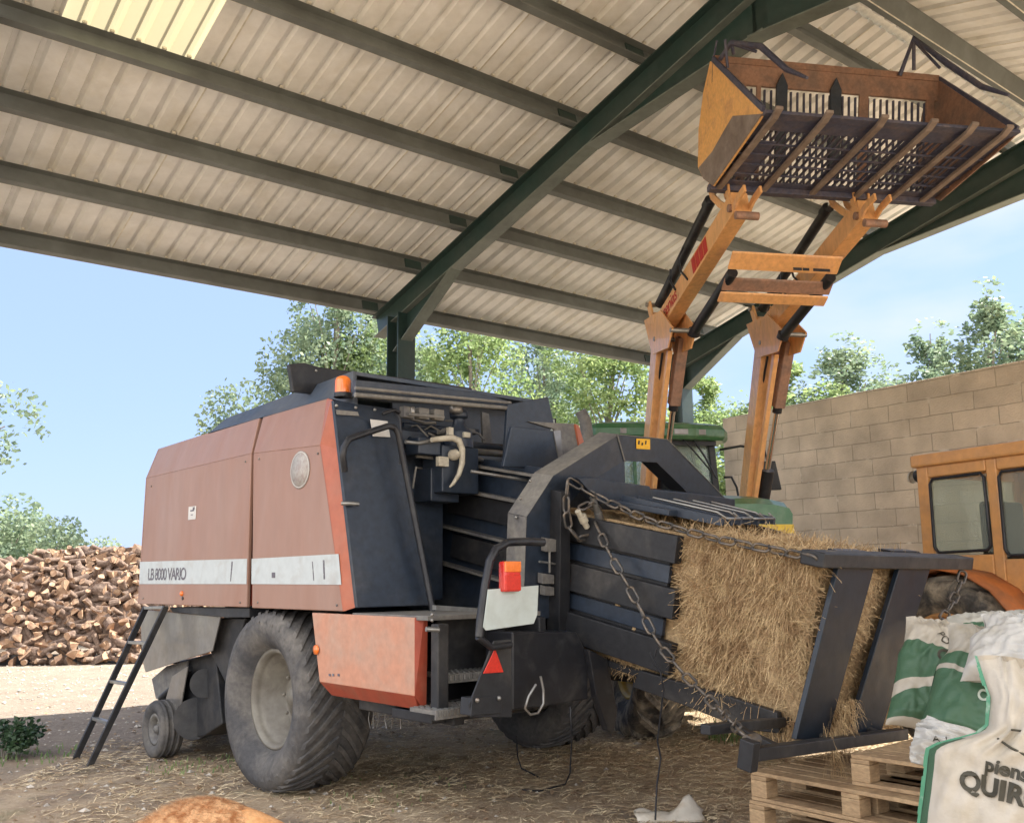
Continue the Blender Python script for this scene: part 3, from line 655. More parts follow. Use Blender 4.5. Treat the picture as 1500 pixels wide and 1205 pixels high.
for i, (px, D, sz, lab) in enumerate([(-20, 27, 1.05, 'tall blue-green bush at the left edge behind the log pile'), (52, 26, 0.92, 'dense bush second from the left behind the log pile'), (98, 28, 0.82, 'lower rounded bush behind the middle of the log pile'), (135, 30, 0.62, 'smallest bush, at the right end of the row behind the log pile')]):
    t = BP if i == 0 else copy_tree(BP); d = ray(px, 760); d.z = 0; p = d.normalized()*D; t.location = (p.x, p.y, 0); t.scale = (sz*.8, sz*.8, sz*.74); t.rotation_euler[2] = i*1.7
    tag(t, lab, 'bush', 'bushes behind the log pile')
SB = bush('ivy_plant', 0.62, 0.42, m_leafC, 8, 1500, 0.07, 'plant'); p = onz((4, 1112), 0); SB.location = (p.x, p.y, 0); SB.scale = (.7, .7, .62); tag(SB, 'low dark leafy plant at the left edge on the shaded gravel', 'plant')

# ---------------------------------------------------------------- log pile
def log_mesh(kind, seed):
    rnd = random.Random(seed); l = rnd.uniform(.18, .42); r = rnd.uniform(.042, .092); mb = MB(); n = 9
    if kind == 0: prof = [(math.cos(6.283*k/n)*r*rnd.uniform(.9, 1.08), math.sin(6.283*k/n)*r*rnd.uniform(.9, 1.08)) for k in range(n)]; cutf = []
    elif kind == 1: prof = [(math.cos(t)*r*1.25*rnd.uniform(.93, 1.05), math.sin(t)*r*1.25) for t in [0, .5, 1, 1.6, 2.1, 2.65, 3.14]]; cutf = [6]
    else: prof = [(0, 0)] + [(math.cos(t)*r*1.7*rnd.uniform(.93, 1.05), math.sin(t)*r*1.7) for t in [0.1, .45, .8, 1.2, 1.55]]; cutf = [0, 5]
    m = len(prof); vs = []
    for i, x in enumerate([-l/2, 0, l/2]):
        k = rnd.uniform(.92, 1.06); off = rnd.uniform(-.012, .012)
        vs += [V3((x + (rnd.uniform(-.02, .02) if i != 1 else 0), p[0]*k + off, p[1]*k + off)) for p in prof]
    mb.add(vs, [(i*m+k, i*m+(k+1)%m, (i+1)*m+(k+1)%m, (i+1)*m+k) for i in range(2) for k in range(m) if k not in cutf], kind == 0, 0)
    if cutf: mb.add(vs, [(i*m+k, i*m+(k+1)%m, (i+1)*m+(k+1)%m, (i+1)*m+k) for i in range(2) for k in cutf], False, 1)
    mb.add(vs, [tuple(range(m-1, -1, -1)), tuple(range(2*m, 3*m))], False, 1)
    return mb
LOGS = [log_mesh((0, 1, 0, 2, 0, 1)[k % 6], 50 + k) for k in range(14)]
LM = []
for mb in LOGS:
    o = mb.build('firewood_log', [m_bark, m_cut]); LM.append(o.data); bpy.data.objects.remove(o)
def pile_h(x, y):                       # profile of the heap
    yf = 17.55 + 0.25*noise.noise(V3((x*0.7, 0, 2)))
    t = (y - yf) / 1.7
    top = (2.06 + 0.16*noise.noise(V3((x*0.6, 1, 0))) - (0.22 if x < -9.4 else 0)) * max(0, min(1, (-5.4 - x) / 1.0)) ** 0.6
    if t < 0: return -1
    return min(1, t ** 0.75) * top if t < 1 else top * max(0, 1 - (t - 1)*0.12)
spots = []
rl = random.Random(99)
for _ in range(60000):
    if len(spots) > 2000: break
    x = rl.uniform(-12.6, -5.4); y = rl.uniform(17.5, 20.6); z = pile_h(x, y)
    if z < 0: continue
    p = V3((x, y, max(0.06, z - rl.uniform(-0.02, 0.20))))
    if any((p - q).length < 0.125 for q in spots): continue
    spots.append(p)
# visible score: near, exposed, left of the baler
def pxof(p):
    v = p - EYE; w_ = v.dot(_fw); return CX + F*v.dot(_rt)/w_, CY - F*v.dot(_up)/w_
vis = [p for p in spots if -5 < pxof(p)[0] < 255 and p.y < 19.6]
vis.sort(key=lambda p: (p - EYE).length); indiv = vis[:300]; ids = set(id(p) for p in indiv)
def rmat():
    an = rl.uniform(0, 6.28); return Matrix.Rotation(an, 4, 'Z') @ Matrix.Rotation(rl.gauss(0, .5), 4, 'Y') @ Matrix.Rotation(rl.uniform(0, 6.28), 4, 'X')
for p in indiv:
    o = bpy.data.objects.new('firewood_log', rl.choice(LM)); COL.objects.link(o); o.matrix_world = Matrix.Translation(p) @ rmat()
    tag(o, 'short split firewood log lying in the big sunlit heap left of the baler', 'log', 'firewood logs heaped left of the baler')
rest = MB()
for p in [q for q in spots if id(q) not in ids]:
    src = rl.choice(LOGS); m_ = Matrix.Translation(p) @ rmat(); o = len(rest.v); rest.v += [m_ @ v for v in src.v]
    rest.f += [[i + o for i in f] for f in src.f]; rest.sm += src.sm; rest.mi += src.mi
core = MB(); gx = 40; gy = 14; vs = []
for j in range(gy+1):
    for i in range(gx+1):
        x = -12.6 + 7.2*i/gx; y = 17.7 + 3.0*j/gy; vs.append(V3((x, y, max(-0.02, pile_h(x, y) - 0.12))))
rest.add(vs, [(j*(gx+1)+i, j*(gx+1)+i+1, (j+1)*(gx+1)+i+1, (j+1)*(gx+1)+i) for j in range(gy) for i in range(gx)], True, 0)
tag(rest.build('firewood_heap', [m_bark, m_cut]), 'rest of the firewood heap around the nearest logs', 'firewood', kind='stuff')
# ---------------------------------------------------------------- wheels
def wheel_local(root, ctr, ax, r, w, rimr, tyre_m, rim_m, lugs, dish=0.08, n=56, lugh=0.035, lugcount=22, mirror=1, hubr=0.11):
    """ctr: wheel centre, ax: unit vector pointing to the outer face"""
    c = V3(ctr); ax = V3(ax).normalized(); h = w/2
    t = MB(); sh_ = 0.05*r
    prof = [(-h*0.55, rimr), (-h*0.85, rimr + (r-rimr)*0.2), (-h, rimr + (r-rimr)*0.55), (-h*0.93, r - sh_*1.2), (-h*0.78, r - sh_*0.4), (-h*0.4, r - 0.005), (0, r), (h*0.4, r - 0.005), (h*0.78, r - sh_*0.4), (h*0.93, r - sh_*1.2), (h, rimr + (r-rimr)*0.55), (h*0.85, rimr + (r-rimr)*0.2), (h*0.55, rimr)]
    t.lathe(c, ax, prof, n)
    e1 = ax.orthogonal().normalized(); e1 = (Z - ax*Z.dot(ax)).normalized(); e2 = ax.cross(e1)
    def pt(x, ang, rr): return c + ax*x + (e1*math.cos(ang) + e2*math.sin(ang))*rr
    def rprof(x):
        q = abs(x)/h
        return r - (0.0 if q < .4 else sh_*0.4*((q-.4)/.38) if q < .78 else sh_*0.4 + sh_*0.8*((q-.78)/.15) if q < .93 else sh_*1.2 + (r - rimr)*0.3*((q-.93)/.07))
    if lugs == 'bar':      # chevron tractor bars
        for k in range(lugcount):
            for sgn in (-1, 1):
                a0 = 2*math.pi*(k + (0.5 if sgn > 0 else 0))/lugcount; vs = []; m = 6; wd = 0.55*math.pi/lugcount
                for i in range(m):
                    q = i/(m-1); x = sgn*h*(0.02 + 0.97*q); an = a0 + mirror*0.30*q*(1.15-0.15*q); r0 = rprof(x) - 0.02; r1 = rprof(x) + lugh
                    for (da, rr) in ((-wd*.62, r0), (-wd*.42, r1), (wd*.42, r1), (wd*.62, r0)): vs.append(pt(x, an + da, rr))
                fs = [(i*4+j, i*4+j+1, (i+1)*4+j+1, (i+1)*4+j) for i in range(m-1) for j in range(3)] + [(0, 1, 2, 3), ((m-1)*4+3, (m-1)*4+2, (m-1)*4+1, (m-1)*4)]
                t.add(vs, fs)
    elif lugs == 'flot':   # flotation tyre: low curved ribs
        for k in range(lugcount):
            for sgn in (-1, 1):
                a0 = 2*math.pi*(k + (0.5 if sgn > 0 else 0))/lugcount; vs = []; m = 7; wd = 0.72*math.pi/lugcount
                for i in range(m):
                    q = i/(m-1); x = sgn*h*(0.03 + 0.95*q); an = a0 + mirror*(0.52*q**1.2); r0 = rprof(x) - 0.01; r1 = rprof(x) + lugh
                    for (da, rr) in ((-wd*.6, r0), (-wd*.5, r1), (wd*.5, r1), (wd*.6, r0)): vs.append(pt(x, an + da, rr))
                fs = [(i*4+j, i*4+j+1, (i+1)*4+j+1, (i+1)*4+j) for i in range(m-1) for j in range(3)] + [(0, 1, 2, 3), ((m-1)*4+3, (m-1)*4+2, (m-1)*4+1, (m-1)*4)]
                t.add(vs, fs)
    elif lugs == 'ring':
        for x in (-h*.5, 0, h*.5): t.lathe(c, ax, [(x-0.012, r-0.01), (x-0.012, r+0.004), (x+0.012, r+0.004), (x+0.012, r-0.01)], n)
    wh = thing('wheel', None, None, (0, 0, 0)); wh.parent = root; wh.location = c - root_off(root)
    t.build('tyre', tyre_m, wh)
    rm = MB(); o = h*0.55
    rm.lathe(c, ax, [(-o, rimr+0.005), (o, rimr+0.005), (o+0.02, rimr+0.012), (o+0.022, rimr-0.012), (o-0.02, rimr-0.03), (o-0.045, rimr-0.035), (o-0.05, rimr-0.065), (o-0.10, rimr-0.070), (o-0.11, rimr-0.095), (o-dish-0.03, rimr-0.105), (o-dish-0.05, rimr*0.60), (o-dish, rimr*0.45), (o-dish+0.005, hubr*1.35), (o-dish+0.03, hubr*1.2), (o-dish+0.035, 0.001)], n)
    ro = rm.build('rim', rim_m, wh)
    hb = MB(); hb.lathe(c + ax*(o-dish+0.035), ax, [(0, hubr), (0.02, hubr*.85), (0.024, 0.001)], 20)
    hbo = hb.build('hub', rim_m, wh); hb = MB()
    for k in range(8):
        an = 2*math.pi*k/8; hb.ball(pt(o-dish+0.008, an, rimr*0.52), 0.014, 8)
    hb.build('bolt_heads', rim_m, hbo)
    return wh
def root_off(o):
    p = V3((0,0,0))
    while o is not None: p = p + V3(o.location); o = o.parent
    return p

def text_mesh(body, size, mat, name, parent, org, ex, ey, thick=0.0015, space=1.0, shear=0.0, bold=0.0, fn=None):
    cu = bpy.data.curves.new('txt', 'FONT'); cu.body = body; cu.size = size; cu.space_character = space; cu.shear = shear; cu.offset = bold
    cu.resolution_u = 4
    to = bpy.data.objects.new('txt', cu); COL.objects.link(to)
    dg = bpy.context.evaluated_depsgraph_get(); dg.update()
    me = bpy.data.meshes.new_from_object(to.evaluated_get(dg)); 
    bpy.data.objects.remove(to)
    ro = root_off(parent)
    ex = V3(ex).normalized(); ey = V3(ey).normalized()
    for v in me.vertices:
        p = (fn(v.co.x, v.co.y) if fn else V3(org) + ex*v.co.x + ey*v.co.y) - ro
        v.co = p
    me.materials.clear(); me.materials.append(mat); me.name = name
    ob = bpy.data.objects.new(name, me); COL.objects.link(ob); ob.parent = parent
    return ob

# ---------------------------------------------------------------- baler
bal = thing('square_baler', 'big faded orange square baler with dark rear chamber, parked with its rear toward the camera', 'baler', S(395, 1160))
bal.location.z = 0
o_ = -R                                  # outward on the visible side
def pan(pts, mat, name, parent, thick=0.03, t=3.4, bevel=0.004, inward=R):
    mb = MB(); mb.prism([S(x, y, t) if isinstance(x, (int, float)) else x for (x, y) in pts], inward*thick); return mb.build(name, mat, parent, bevel)
def side_panel(low, up, t=3.4, tt=3.50):
    # low: polygon below the knee, up: the two top corners leaning inward
    mb = MB(); A_ = [S(x, y, t) for x, y in low]; U_ = [S(x, y, tt) for x, y in up]
    k0, k1 = A_[2], A_[3]                # knee right, knee left
    mb.prism(A_, R*0.03); mb.prism([k1, k0, U_[0], U_[1]], R*0.03); return mb
rear_p = side_panel([(369, 890), (503, 895), (470, 652), (371, 664)], [(481, 583), (385, 611)]).build('side_panel', m_orange, bal, 0.006); rear_p['label'] = 'faded orange rear side panel with round worn emblem'
front_p = side_panel([(203, 884), (361, 889), (368, 664), (215, 700)], [(380, 612), (233, 657)]).build('side_panel', m_orange, bal, 0.006); front_p['label'] = 'faded orange front side panel with grey lettering on its pale stripe'
# stripes
for par, pts in ((rear_p, [(369.3, 818), (496.5, 811), (500.5, 856), (369, 855)]), (front_p, [(205.5, 822.5), (362.5, 818), (361.5, 855), (204.6, 855)])):
    mb = MB(); mb.prism([S(x, y, 3.4) + o_*0.002 for x, y in pts], o_*0.002); mb.build('pale_stripe', m_stripe, par)
ty = Z; tx = -B
pl = S(217, 849, 3.4) + o_*0.006
text_mesh('LB 8000 VARIO', 0.145, m_letter, 'lettering', front_p, pl, tx, ty, space=0.86, bold=0.0022)
mb = MB(); ce = S(440, 688) + o_*0.003; mb.lathe(ce, o_, [(0, 0.135), (0.002, 0.135), (0.0025, 0.001)], 32); em = mb.build('round_emblem', m_emblem, rear_p)
mb = MB(); mb.lathe(ce, o_, [(0.003, 0.128), (0.0035, 0.128), (0.0035, 0.122), (0.003, 0.122)], 32); mb.build('emblem_ring', m_sticker, em)
mb = MB(); ce = S(282, 751) + o_*0.003; mb.box(ce, B*0.075, Z*0.055, o_*0.001); stk = mb.build('paper_sticker', m_sticker, front_p)
mb = MB(); mb.box(ce + o_*0.002 + Z*0.02, B*0.035, Z*0.006, o_*0.001); mb.box(ce + o_*0.002 - B*0.03 + Z*0.035, B*0.018, Z*0.012, o_*0.001); mb.box(ce + o_*0.002 - Z*0.015, B*0.02, Z*0.003, o_*0.001); mb.build('sticker_print', m_letter, stk)
mb = MB(); ce = S(267, 869) + o_*0.002; mb.ball(ce, 0.022, 10); mb.build('side_reflector', m_lampo, front_p)
mb = MB(); ce = S(268, 876) + o_*0.002; mb.cyl(ce - o_*0.004, ce + o_*0.004, 0.014, 10); mb.build('latch_hole', m_black, front_p)
for par, pts in ((rear_p, [(399, 838), (404, 838), (404, 846), (399, 846)]), (front_p, [(340, 822), (342, 822), (339, 851), (338, 851)]), (rear_p, [(474, 820), (476, 820), (477, 848), (475, 848)]), (rear_p, [(458, 822), (459, 822), (461, 850), (460, 850)])):
    mb = MB(); mb.prism([S(x, y) + o_*0.005 for x, y in pts], o_*0.001); mb.build('stripe_scratch', m_letter, par)
# bright return flange facing the rear
mb = MB(); f1 = S(504, 895) ; f2 = Q(523, 889, 5.30); f3 = Q(487, 585, 5.58); f4 = S(481, 583, 3.50); f5 = S(470.5, 652)
mb.prism([f1, f2, Q(500, 660, 5.52), f5], B*0.02); mb.prism([f5, Q(500, 660, 5.52), f3, f4], B*0.02); mb.build('panel_flange', m_orange_b, rear_p, 0.003)
mb = MB()
for (x, y) in ((210, 876), (352, 882), (222, 712), (360, 676)): mb.ball(S(x, y) + o_*.002, .009, 8)
mb.build('bolt_heads', m_dustmetal, front_p)
mb = MB()
for (x, y) in ((378, 882), (494, 886), (380, 672), (466, 664)): mb.ball(S(x, y) + o_*.002, .009, 8)
mb.build('bolt_heads', m_dustmetal, rear_p)
mb = MB(); 
for (x, y) in ((612, 915), (612, 1020), (600, 910), (486, 1002)): mb.ball(S(x, y) + o_*.004, .008, 8)
# seam between the two panels, dark gap
mb = MB(); mb.box(S(366, 780, 3.46), B*0.08, R*0.01, Z*0.55); mb.build('panel_seam', m_red_b, bal)
# inner housing
mb = MB()
mb.box(bl(7.05, 3.98, 1.95), B*1.35, R*0.45, Z*0.62)     # near housing
mb.box(bl(7.05, 6.05, 1.95), B*1.35, R*0.45, Z*0.62)     # far housing
mb.box(bl(7.6, 5.0, 1.9), B*0.9, R*0.8, Z*0.72)
mb.box(bl(6.3, 5.0, 0.98), B*1.7, R*0.75, Z*0.16)
mb.build('inner_housing', m_navy, bal, 0.01)
# front end of the roof: sloping cover above the panels
mb = MB()
c1 = S(305, 634, 3.50); c2 = S(332, 612, 3.62); c3 = S(517, 543, 3.62); c4 = S(519, 592, 3.50); c5 = S(481, 584, 3.50)
c0 = S(384, 611, 3.50)
mb.prism([c1, c0, c5, c4, c3, c2], R*0.03)
back = R*1.95
mb.prism([c2, c3, c3 + back, c2 + back], -Z*0.03)
mb.build('roof_cover', m_cover, bal, 0.004)
cvn = mb
# front slope of roof down to the front edge
mb = MB(); g1 = S(233, 657, 3.52); g2 = S(305, 634, 3.52); mb.prism([g1, g2, g2 + back, g1 + back], -Z*0.03); mb.prism([S(215, 700) , g1, g1 + back, S(215, 700) + back], B*0.02); mb.prism([S(203, 884), S(215, 700), S(215, 700) + back, S(203, 884) + back], B*0.02); mb.build('front_cover', m_orange, bal)
# raised black flap across the roof
mb = MB(); s_f = 6.2
p = [Q(424, 533, s_f), Q(446, 531, s_f), Q(470, 538, s_f), Q(560, 549, s_f), Q(640, 560, s_f), Q(690, 568, s_f), Q(699, 578, s_f)]
lowp = [Q(699, 605, s_f), Q(430, 573, s_f)]
mb.prism(p + lowp, B*0.05); fl = mb.build('roof_flap', m_black, bal, 0.006)
mb = MB()
for x, y in ((463, 543), (520, 553), (570, 558), (640, 566), (684, 574)):
    q_ = Q(x, y, s_f - 0.005); mb.ball(q_, 0.012, 8)
mb.build('bolt_heads', m_steel, fl)
# double rail along the rear roof edge
for (ya, yb, rr) in ((568, 590, .012), (578, 598, .017)):
    mb = MB(); mb.tube([Q(520, ya, 5.32), Q(748, yb, 5.32)], rr, 8); mb.build('roof_rail', m_dustmetal, bal)
mb = MB(); mb.prism([Q(521, 556, 5.4), Q(700, 574, 5.4), Q(748, 588, 5.4), Q(748, 600, 5.4), Q(521, 580, 5.4)], B*0.04); mb.build('rear_roof_edge', m_navy, bal, 0.004)
# mechanism bay back wall, dark
mb = MB(); mb.prism([Q(575, 590, 6.1), Q(800, 596, 6.1), Q(800, 760, 6.1), Q(575, 760, 6.1)], B*0.03); mb.build('bay_wall', m_navy, bal)

# rear dark panel of the near housing
rp = MB(); rp.prism([Q(488, 586, 5.50), Q(584, 600, 5.50), Q(590, 655, 5.44), Q(633, 886, 5.26), Q(523, 890, 5.26)], B*0.03)
rpo = rp.build('rear_door', m_navy, bal, 0.006)
mb = MB()
for (x, y) in ((493, 594), (521, 597), (549, 600), (579, 603)): mb.ball(Q(x, y, 5.48), 0.013, 8)
mb.build('bolt_heads', m_steel, rpo)
mb = MB(); mb.prism([Q(542, 614, 5.44), Q(567, 617, 5.44), Q(571, 640, 5.44), Q(546, 639, 5.44)], -B*0.006); mb.build('paper_card', m_sticker, rpo)
mb = MB(); mb.prism([Q(492, 600, 5.465), Q(524, 603, 5.465), Q(526, 609, 5.465), Q(493, 607, 5.465)], -B*0.001); mb.build('data_plate', m_dustmetal, rpo)
mb = MB(); mb.tube([Q(500, 737, 5.36), Q(512, 737, 5.33), Q(525, 738, 5.33)], 0.014, 8); mb.build('door_handle', m_steel, rpo)
mb = MB(); mb.tube([Q(505, 690, 5.33), Q(502, 668, 5.3), Q(504, 655, 5.3), Q(511, 643, 5.3), Q(540, 633, 5.3), Q(568, 624, 5.3), Q(577, 626, 5.3), Q(583, 634, 5.3), Q(600, 720, 5.25), Q(633, 888, 5.16), Q(633, 930, 5.13)], 0.022, 10)
mb.build('grab_rail', m_black, bal)
mb = MB(); mb.tube([Q(578, 604, 5.4), Q(586, 612, 5.35), Q(588, 640, 5.35), Q(586, 680, 5.35)], 0.010, 6); mb.tube([Q(560, 606, 5.4), Q(578, 600, 5.38), Q(586, 604, 5.38)], 0.012, 6); mb.tube([Q(584, 640, 5.3), Q(596, 700, 5.3), Q(612, 780, 5.24)], 0.008, 6); mb.build('hydraulic_hose', m_black, bal)
# amber beacon
mb = MB(); bc = Q(502, 582, 5.56); mb.cyl(bc, bc + Z*0.03, 0.062, 20); bs_ = mb.build('beacon_base', m_black, bal)
mb = MB(); mb.lathe(bc + Z*0.03, Z, [(0, 0.055), (0.085, 0.055), (0.105, 0.047), (0.118, 0.028), (0.122, 0.001)], 24); mb.build('beacon_lens', m_lampo, bs_)
# lower orange box: panel, bevelled trims
lowp_ = MB(); lowp_.prism([S(457, 897), S(607, 904), S(607, 1019), S(468, 998)], R*0.04); lo = lowp_.build('lower_panel', m_orange_low, bal, 0.004); lo['label'] = 'bright orange lower panel behind the wheel with dark red edges'
mb = MB(); a_ = [S(468, 998), S(607, 1019), S(613, 1039, 3.46), S(486, 1018, 3.46)]; mb.prism(a_, R*0.03); b_ = [S(607, 904), S(621, 905, 3.45), S(619, 1039, 3.46), S(607, 1019)]; mb.prism(b_, R*0.03); mb.build('panel_trim', m_red_b, lo, 0.003)
mb = MB(); q_ = S(465, 951) + o_*0.008; mb.lathe(q_, o_, [(0, 0.032), (0.01, 0.03), (0.014, 0.001)], 16); mb.build('side_reflector', m_lampo, lo)
mb = MB()
for i, x in enumerate((482, 487, 495)): mb.prism([S(x, 986) + o_*0.003, S(x + 3, 986.4) + o_*0.003, S(x + 3, 990) + o_*0.003, S(x, 989.5) + o_*0.003], o_*0.001)
mb.build('small_print', m_letter, lo)
# platform and rear frame
pf = MB()
t0, t1 = 3.42, 4.3
pf.box(bl(4.93, 3.86, 1.262), B*0.40, R*0.45, Z*0.014); pf.build('platform', m_dustmetal, bal, 0.003)
fr = MB()
fr.box(bl(4.50, 3.475, 0.96), B*0.035, R*0.04, Z*0.27)
fr.box(bl(5.0, 3.92, 0.98), B*0.03, R*0.42, Z*0.26)
fr.box(bl(4.72, 4.28, 0.96), B*0.24, R*0.03, Z*0.28)
fr.box(bl(5.0, 3.62, 0.70), B*0.5, R*0.04, Z*0.05); fr.box(bl(4.78, 3.9, 0.69), B*0.20, R*0.42, Z*0.03)
fr.box(bl(6.4, 5.0, 0.62), B*0.10, R*1.2, Z*0.10)          # axle
fr.box(bl(6.1, 4.25, 0.80), B*1.3, R*0.06, Z*0.12); fr.box(bl(6.1, 5.85, 0.80), B*1.3, R*0.06, Z*0.12); fr.prism([Q(640, 903, 4.78), Q(748, 903, 4.78), Q(735, 992, 4.78), Q(640, 990, 4.78)], B*0.02)
fr.build('frame', m_navyd, bal, 0.008)
for (x, y, s_, l_) in ((690, 984, 4.70, 0.30), (676, 1034, 4.52, 0.30)):
    st = MB(); c_ = Q(x, y, s_); st.box(c_, R*l_*0.95, B*0.12, Z*0.012); st.box(c_ - B*0.12 - Z*0.012, R*l_*0.95, B*0.006, Z*0.026)
    so_ = st.build('step', m_dustmetal, bal, 0.002)
    tm = MB()
    for k in range(16): tm.box(c_ - B*0.126 + R*(-l_*0.88 + k*l_*0.117) - Z*0.006, R*0.006, B*0.008, Z*0.014)
    for k in range(14):
        for j in range(4): tm.box(c_ + Z*0.013 + R*(-l_*0.85 + k*l_*0.13) + B*(-0.09 + j*0.06), R*0.008, B*0.02, Z*0.003)
    tm.build('tread_grip', m_steel, so_)
mb = MB(); mb.tube([Q(624, 921, 4.46), Q(643, 922, 4.44)], 0.014, 8); mb.build('catch', m_steel, bal)
mb = MB()
for (x, y) in ((633, 900), (633, 908)): mb.ball(Q(x, y, 4.44), 0.011, 8)
mb.build('bolt_heads', m_steel, bal)
mb = MB(); mb.prism([Q(639, 886, 4.9), Q(745, 893, 4.9), Q(745, 899, 4.9), Q(639, 893, 4.9)], B*0.04); mb.build('cross_bar', m_steel, bal)
# lamp bracket frame
s_l = 4.15
mb = MB(); mb.tube([Q(702, 932, s_l), Q(704, 905, s_l), Q(711, 855, s_l), Q(717, 822, s_l), Q(727, 803, s_l), Q(744, 794, s_l), Q(770, 793, s_l), Q(796, 794, s_l)], 0.024, 10); gr = mb.build('lamp_guard', m_black, bal)
mb = MB(); mb.tube([Q(700, 932, s_l), Q(720, 948, s_l), Q(748, 944, s_l)], 0.02, 8); mb.build('lamp_guard', m_black, bal)
mb = MB(); mb.prism([Q(715, 863, s_l-.03), Q(789, 857, s_l-.03), Q(787, 900, s_l-.03), Q(782, 913, s_l-.03), Q(712, 923, s_l-.03), Q(708, 918, s_l-.03)], B*0.004); mb.build('marker_board', m_white, bal, 0.001)
lb = MB(); lc = Q(750, 844, s_l - 0.06); lb.box(lc + B*0.02, R*0.062, B*0.03, Z*0.085); lh = lb.build('tail_lamp', m_lampr, bal, 0.012); lh['label'] = 'square red and orange tail lamp above the white board'
mb = MB(); mb.box(lc - B*0.006 + Z*0.055, R*0.060, B*0.008, Z*0.030); mb.build('turn_signal_lens', m_lampo, lh, 0.004)
mb = MB(); mb.box(lc - B*0.008 - Z*0.035, R*0.058, B*0.006, Z*0.044); mb.build('brake_lens', m_reflr, lh, 0.004)
# triangle plate
s_t = 4.2
mb = MB(); mb.prism([Q(724, 938, s_t), Q(749, 936, s_t), Q(750, 1050, s_t), Q(690, 1050, s_t), Q(688, 1030, s_t)], B*0.012); tpo = mb.build('bracket_plate', m_navyd, bal, 0.003)
mb = MB(); mb.prism([Q(724.5, 949, s_t-.004), Q(737, 984, s_t-.004), Q(707, 986, s_t-.004)], -B*0.006); mb.build('triangle_reflector', m_reflr, tpo, 0.003)
mb = MB(); mb.prism([Q(692, 1022, s_t - .01), Q(735, 1018, s_t - .01), Q(735, 1044, s_t - .01), Q(690, 1048, s_t - .01)], B*0.10)
bpo = mb.build('bolt_plate', m_navyd, tpo, 0.003); mb = MB(); mb.ball(Q(699, 1025, s_t - .02), 0.014, 8); mb.ball(Q(731, 1022, s_t - .02), 0.014, 8); mb.build('bolt_heads', m_steel, bpo)
# lower rear body under the chamber
mb = MB(); mb.prism([Q(751, 925, 4.35), Q(845, 925, 4.35), Q(862, 960, 4.35), Q(862, 1024, 4.35), Q(800, 1034, 4.35), Q(751, 1040, 4.35)], B*0.25); mb.build('underbody', m_black, bal, 0.01)
mb = MB(); mb.prism([Q(862, 950, 4.3), Q(890, 965, 4.3), Q(905, 1040, 4.3), Q(900, 1072, 4.3), Q(890, 1070, 4.3), Q(874, 1020, 4.3)], B*0.05); mb.build('stand_leg', m_black, bal, 0.008)
mb = MB(); lp = [Q(x, y, 4.26) for x, y in ((792, 990), (796, 1010), (796, 1030), (788, 1044), (777, 1046), (769, 1037), (774, 1020), (785, 1002))]; mb.tube(lp, 0.008, 6); mb.build('cable_loop', m_steel, bal)
mb = MB()
for x0 in (528, 541, 548, 556, 565, 577, 588):
    p0 = S(x0, 1042, 3.9); mb.tube([p0, p0 - Z*0.05 + B*0.01, p0 - Z*0.11 + B*random.uniform(-.03, .03)], 0.004, 5)
mb.build('tine', m_steel, bal)['kind'] = 'stuff'
# chamber side: three proud boards over a recessed wall
wall_ = MB(); wall_.prism([ch(6.2, 4.74, 1.0), ch(3.95, 4.74, 0.97), ch(3.95, 4.74, 0.22), ch(6.2, 4.74, 0.1)], RH*0.03)
wall_.build('chamber_wall', m_navyd, bal)
for (n1, n0, c0_, c1_) in ((1.00, 0.83, 3.87, 6.1), (0.68, 0.50, 3.84, 6.0), (0.36, 0.17, 3.82, 5.6)):
    mb = MB(); mb.box(ch((c0_+c1_)/2, 4.715, (n0+n1)/2), C*(c1_-c0_)/2, RH*0.035, N*(n1-n0)/2); mb.build('chamber_board', m_navyd, bal, 0.006)
for (n1, n0, c0_) in ((0.81, 0.70, 3.93), (0.48, 0.38, 3.93)):
    mb = MB(); mb.box(ch((c0_+5.2)/2, 4.735, (n0+n1)/2), C*(5.2-c0_)/2, RH*0.015, N*(n1-n0)/2); mb.build('chamber_slat', m_navy, bal, 0.004)
# long ribs on the forward part of the chamber side
for (n_, hh_) in ((1.22, .02), (1.02, .025), (0.72, .02), (0.44, .018)):
    mb = MB(); mb.box(ch(5.75, 4.68, n_), C*0.85, RH*0.05, N*hh_*0.5); mb.build('chamber_rib', m_dustmetal, bal, 0.003)
mb = MB(); mb.prism([ch(6.9, 4.73, 1.28), ch(4.9, 4.73, 1.28), ch(4.9, 4.73, 0.0), ch(6.9, 4.73, 0.0)], RH*0.04); mb.build('chamber_wall', m_navy, bal)
mb = MB(); mb.prism([ch(6.9, 5.85, 1.28), ch(3.9, 5.85, 1.05), ch(3.9, 5.85, 0.1), ch(6.9, 5.85, 0.0)], RH*0.04); mb.build('chamber_wall', m_navyd, bal)
mb = MB(); mb.box(ch(5.4, 5.3, 0.10), C*1.5, RH*0.55, N*0.02); mb.build('chamber_floor', m_navyd, bal)
mb = MB(); mb.prism([CT(936, 981, 4.70), CT(1000, 1000, 4.70), CT(1075, 1022, 4.70), CT(1138, 1043, 4.70), CT(1142, 1074, 4.70), CT(1090, 1068, 4.70), CT(1000, 1032, 4.70), CT(926, 1006, 4.70)], RH*0.05); mb.build('chute_side', m_navyd, bal, 0.006)
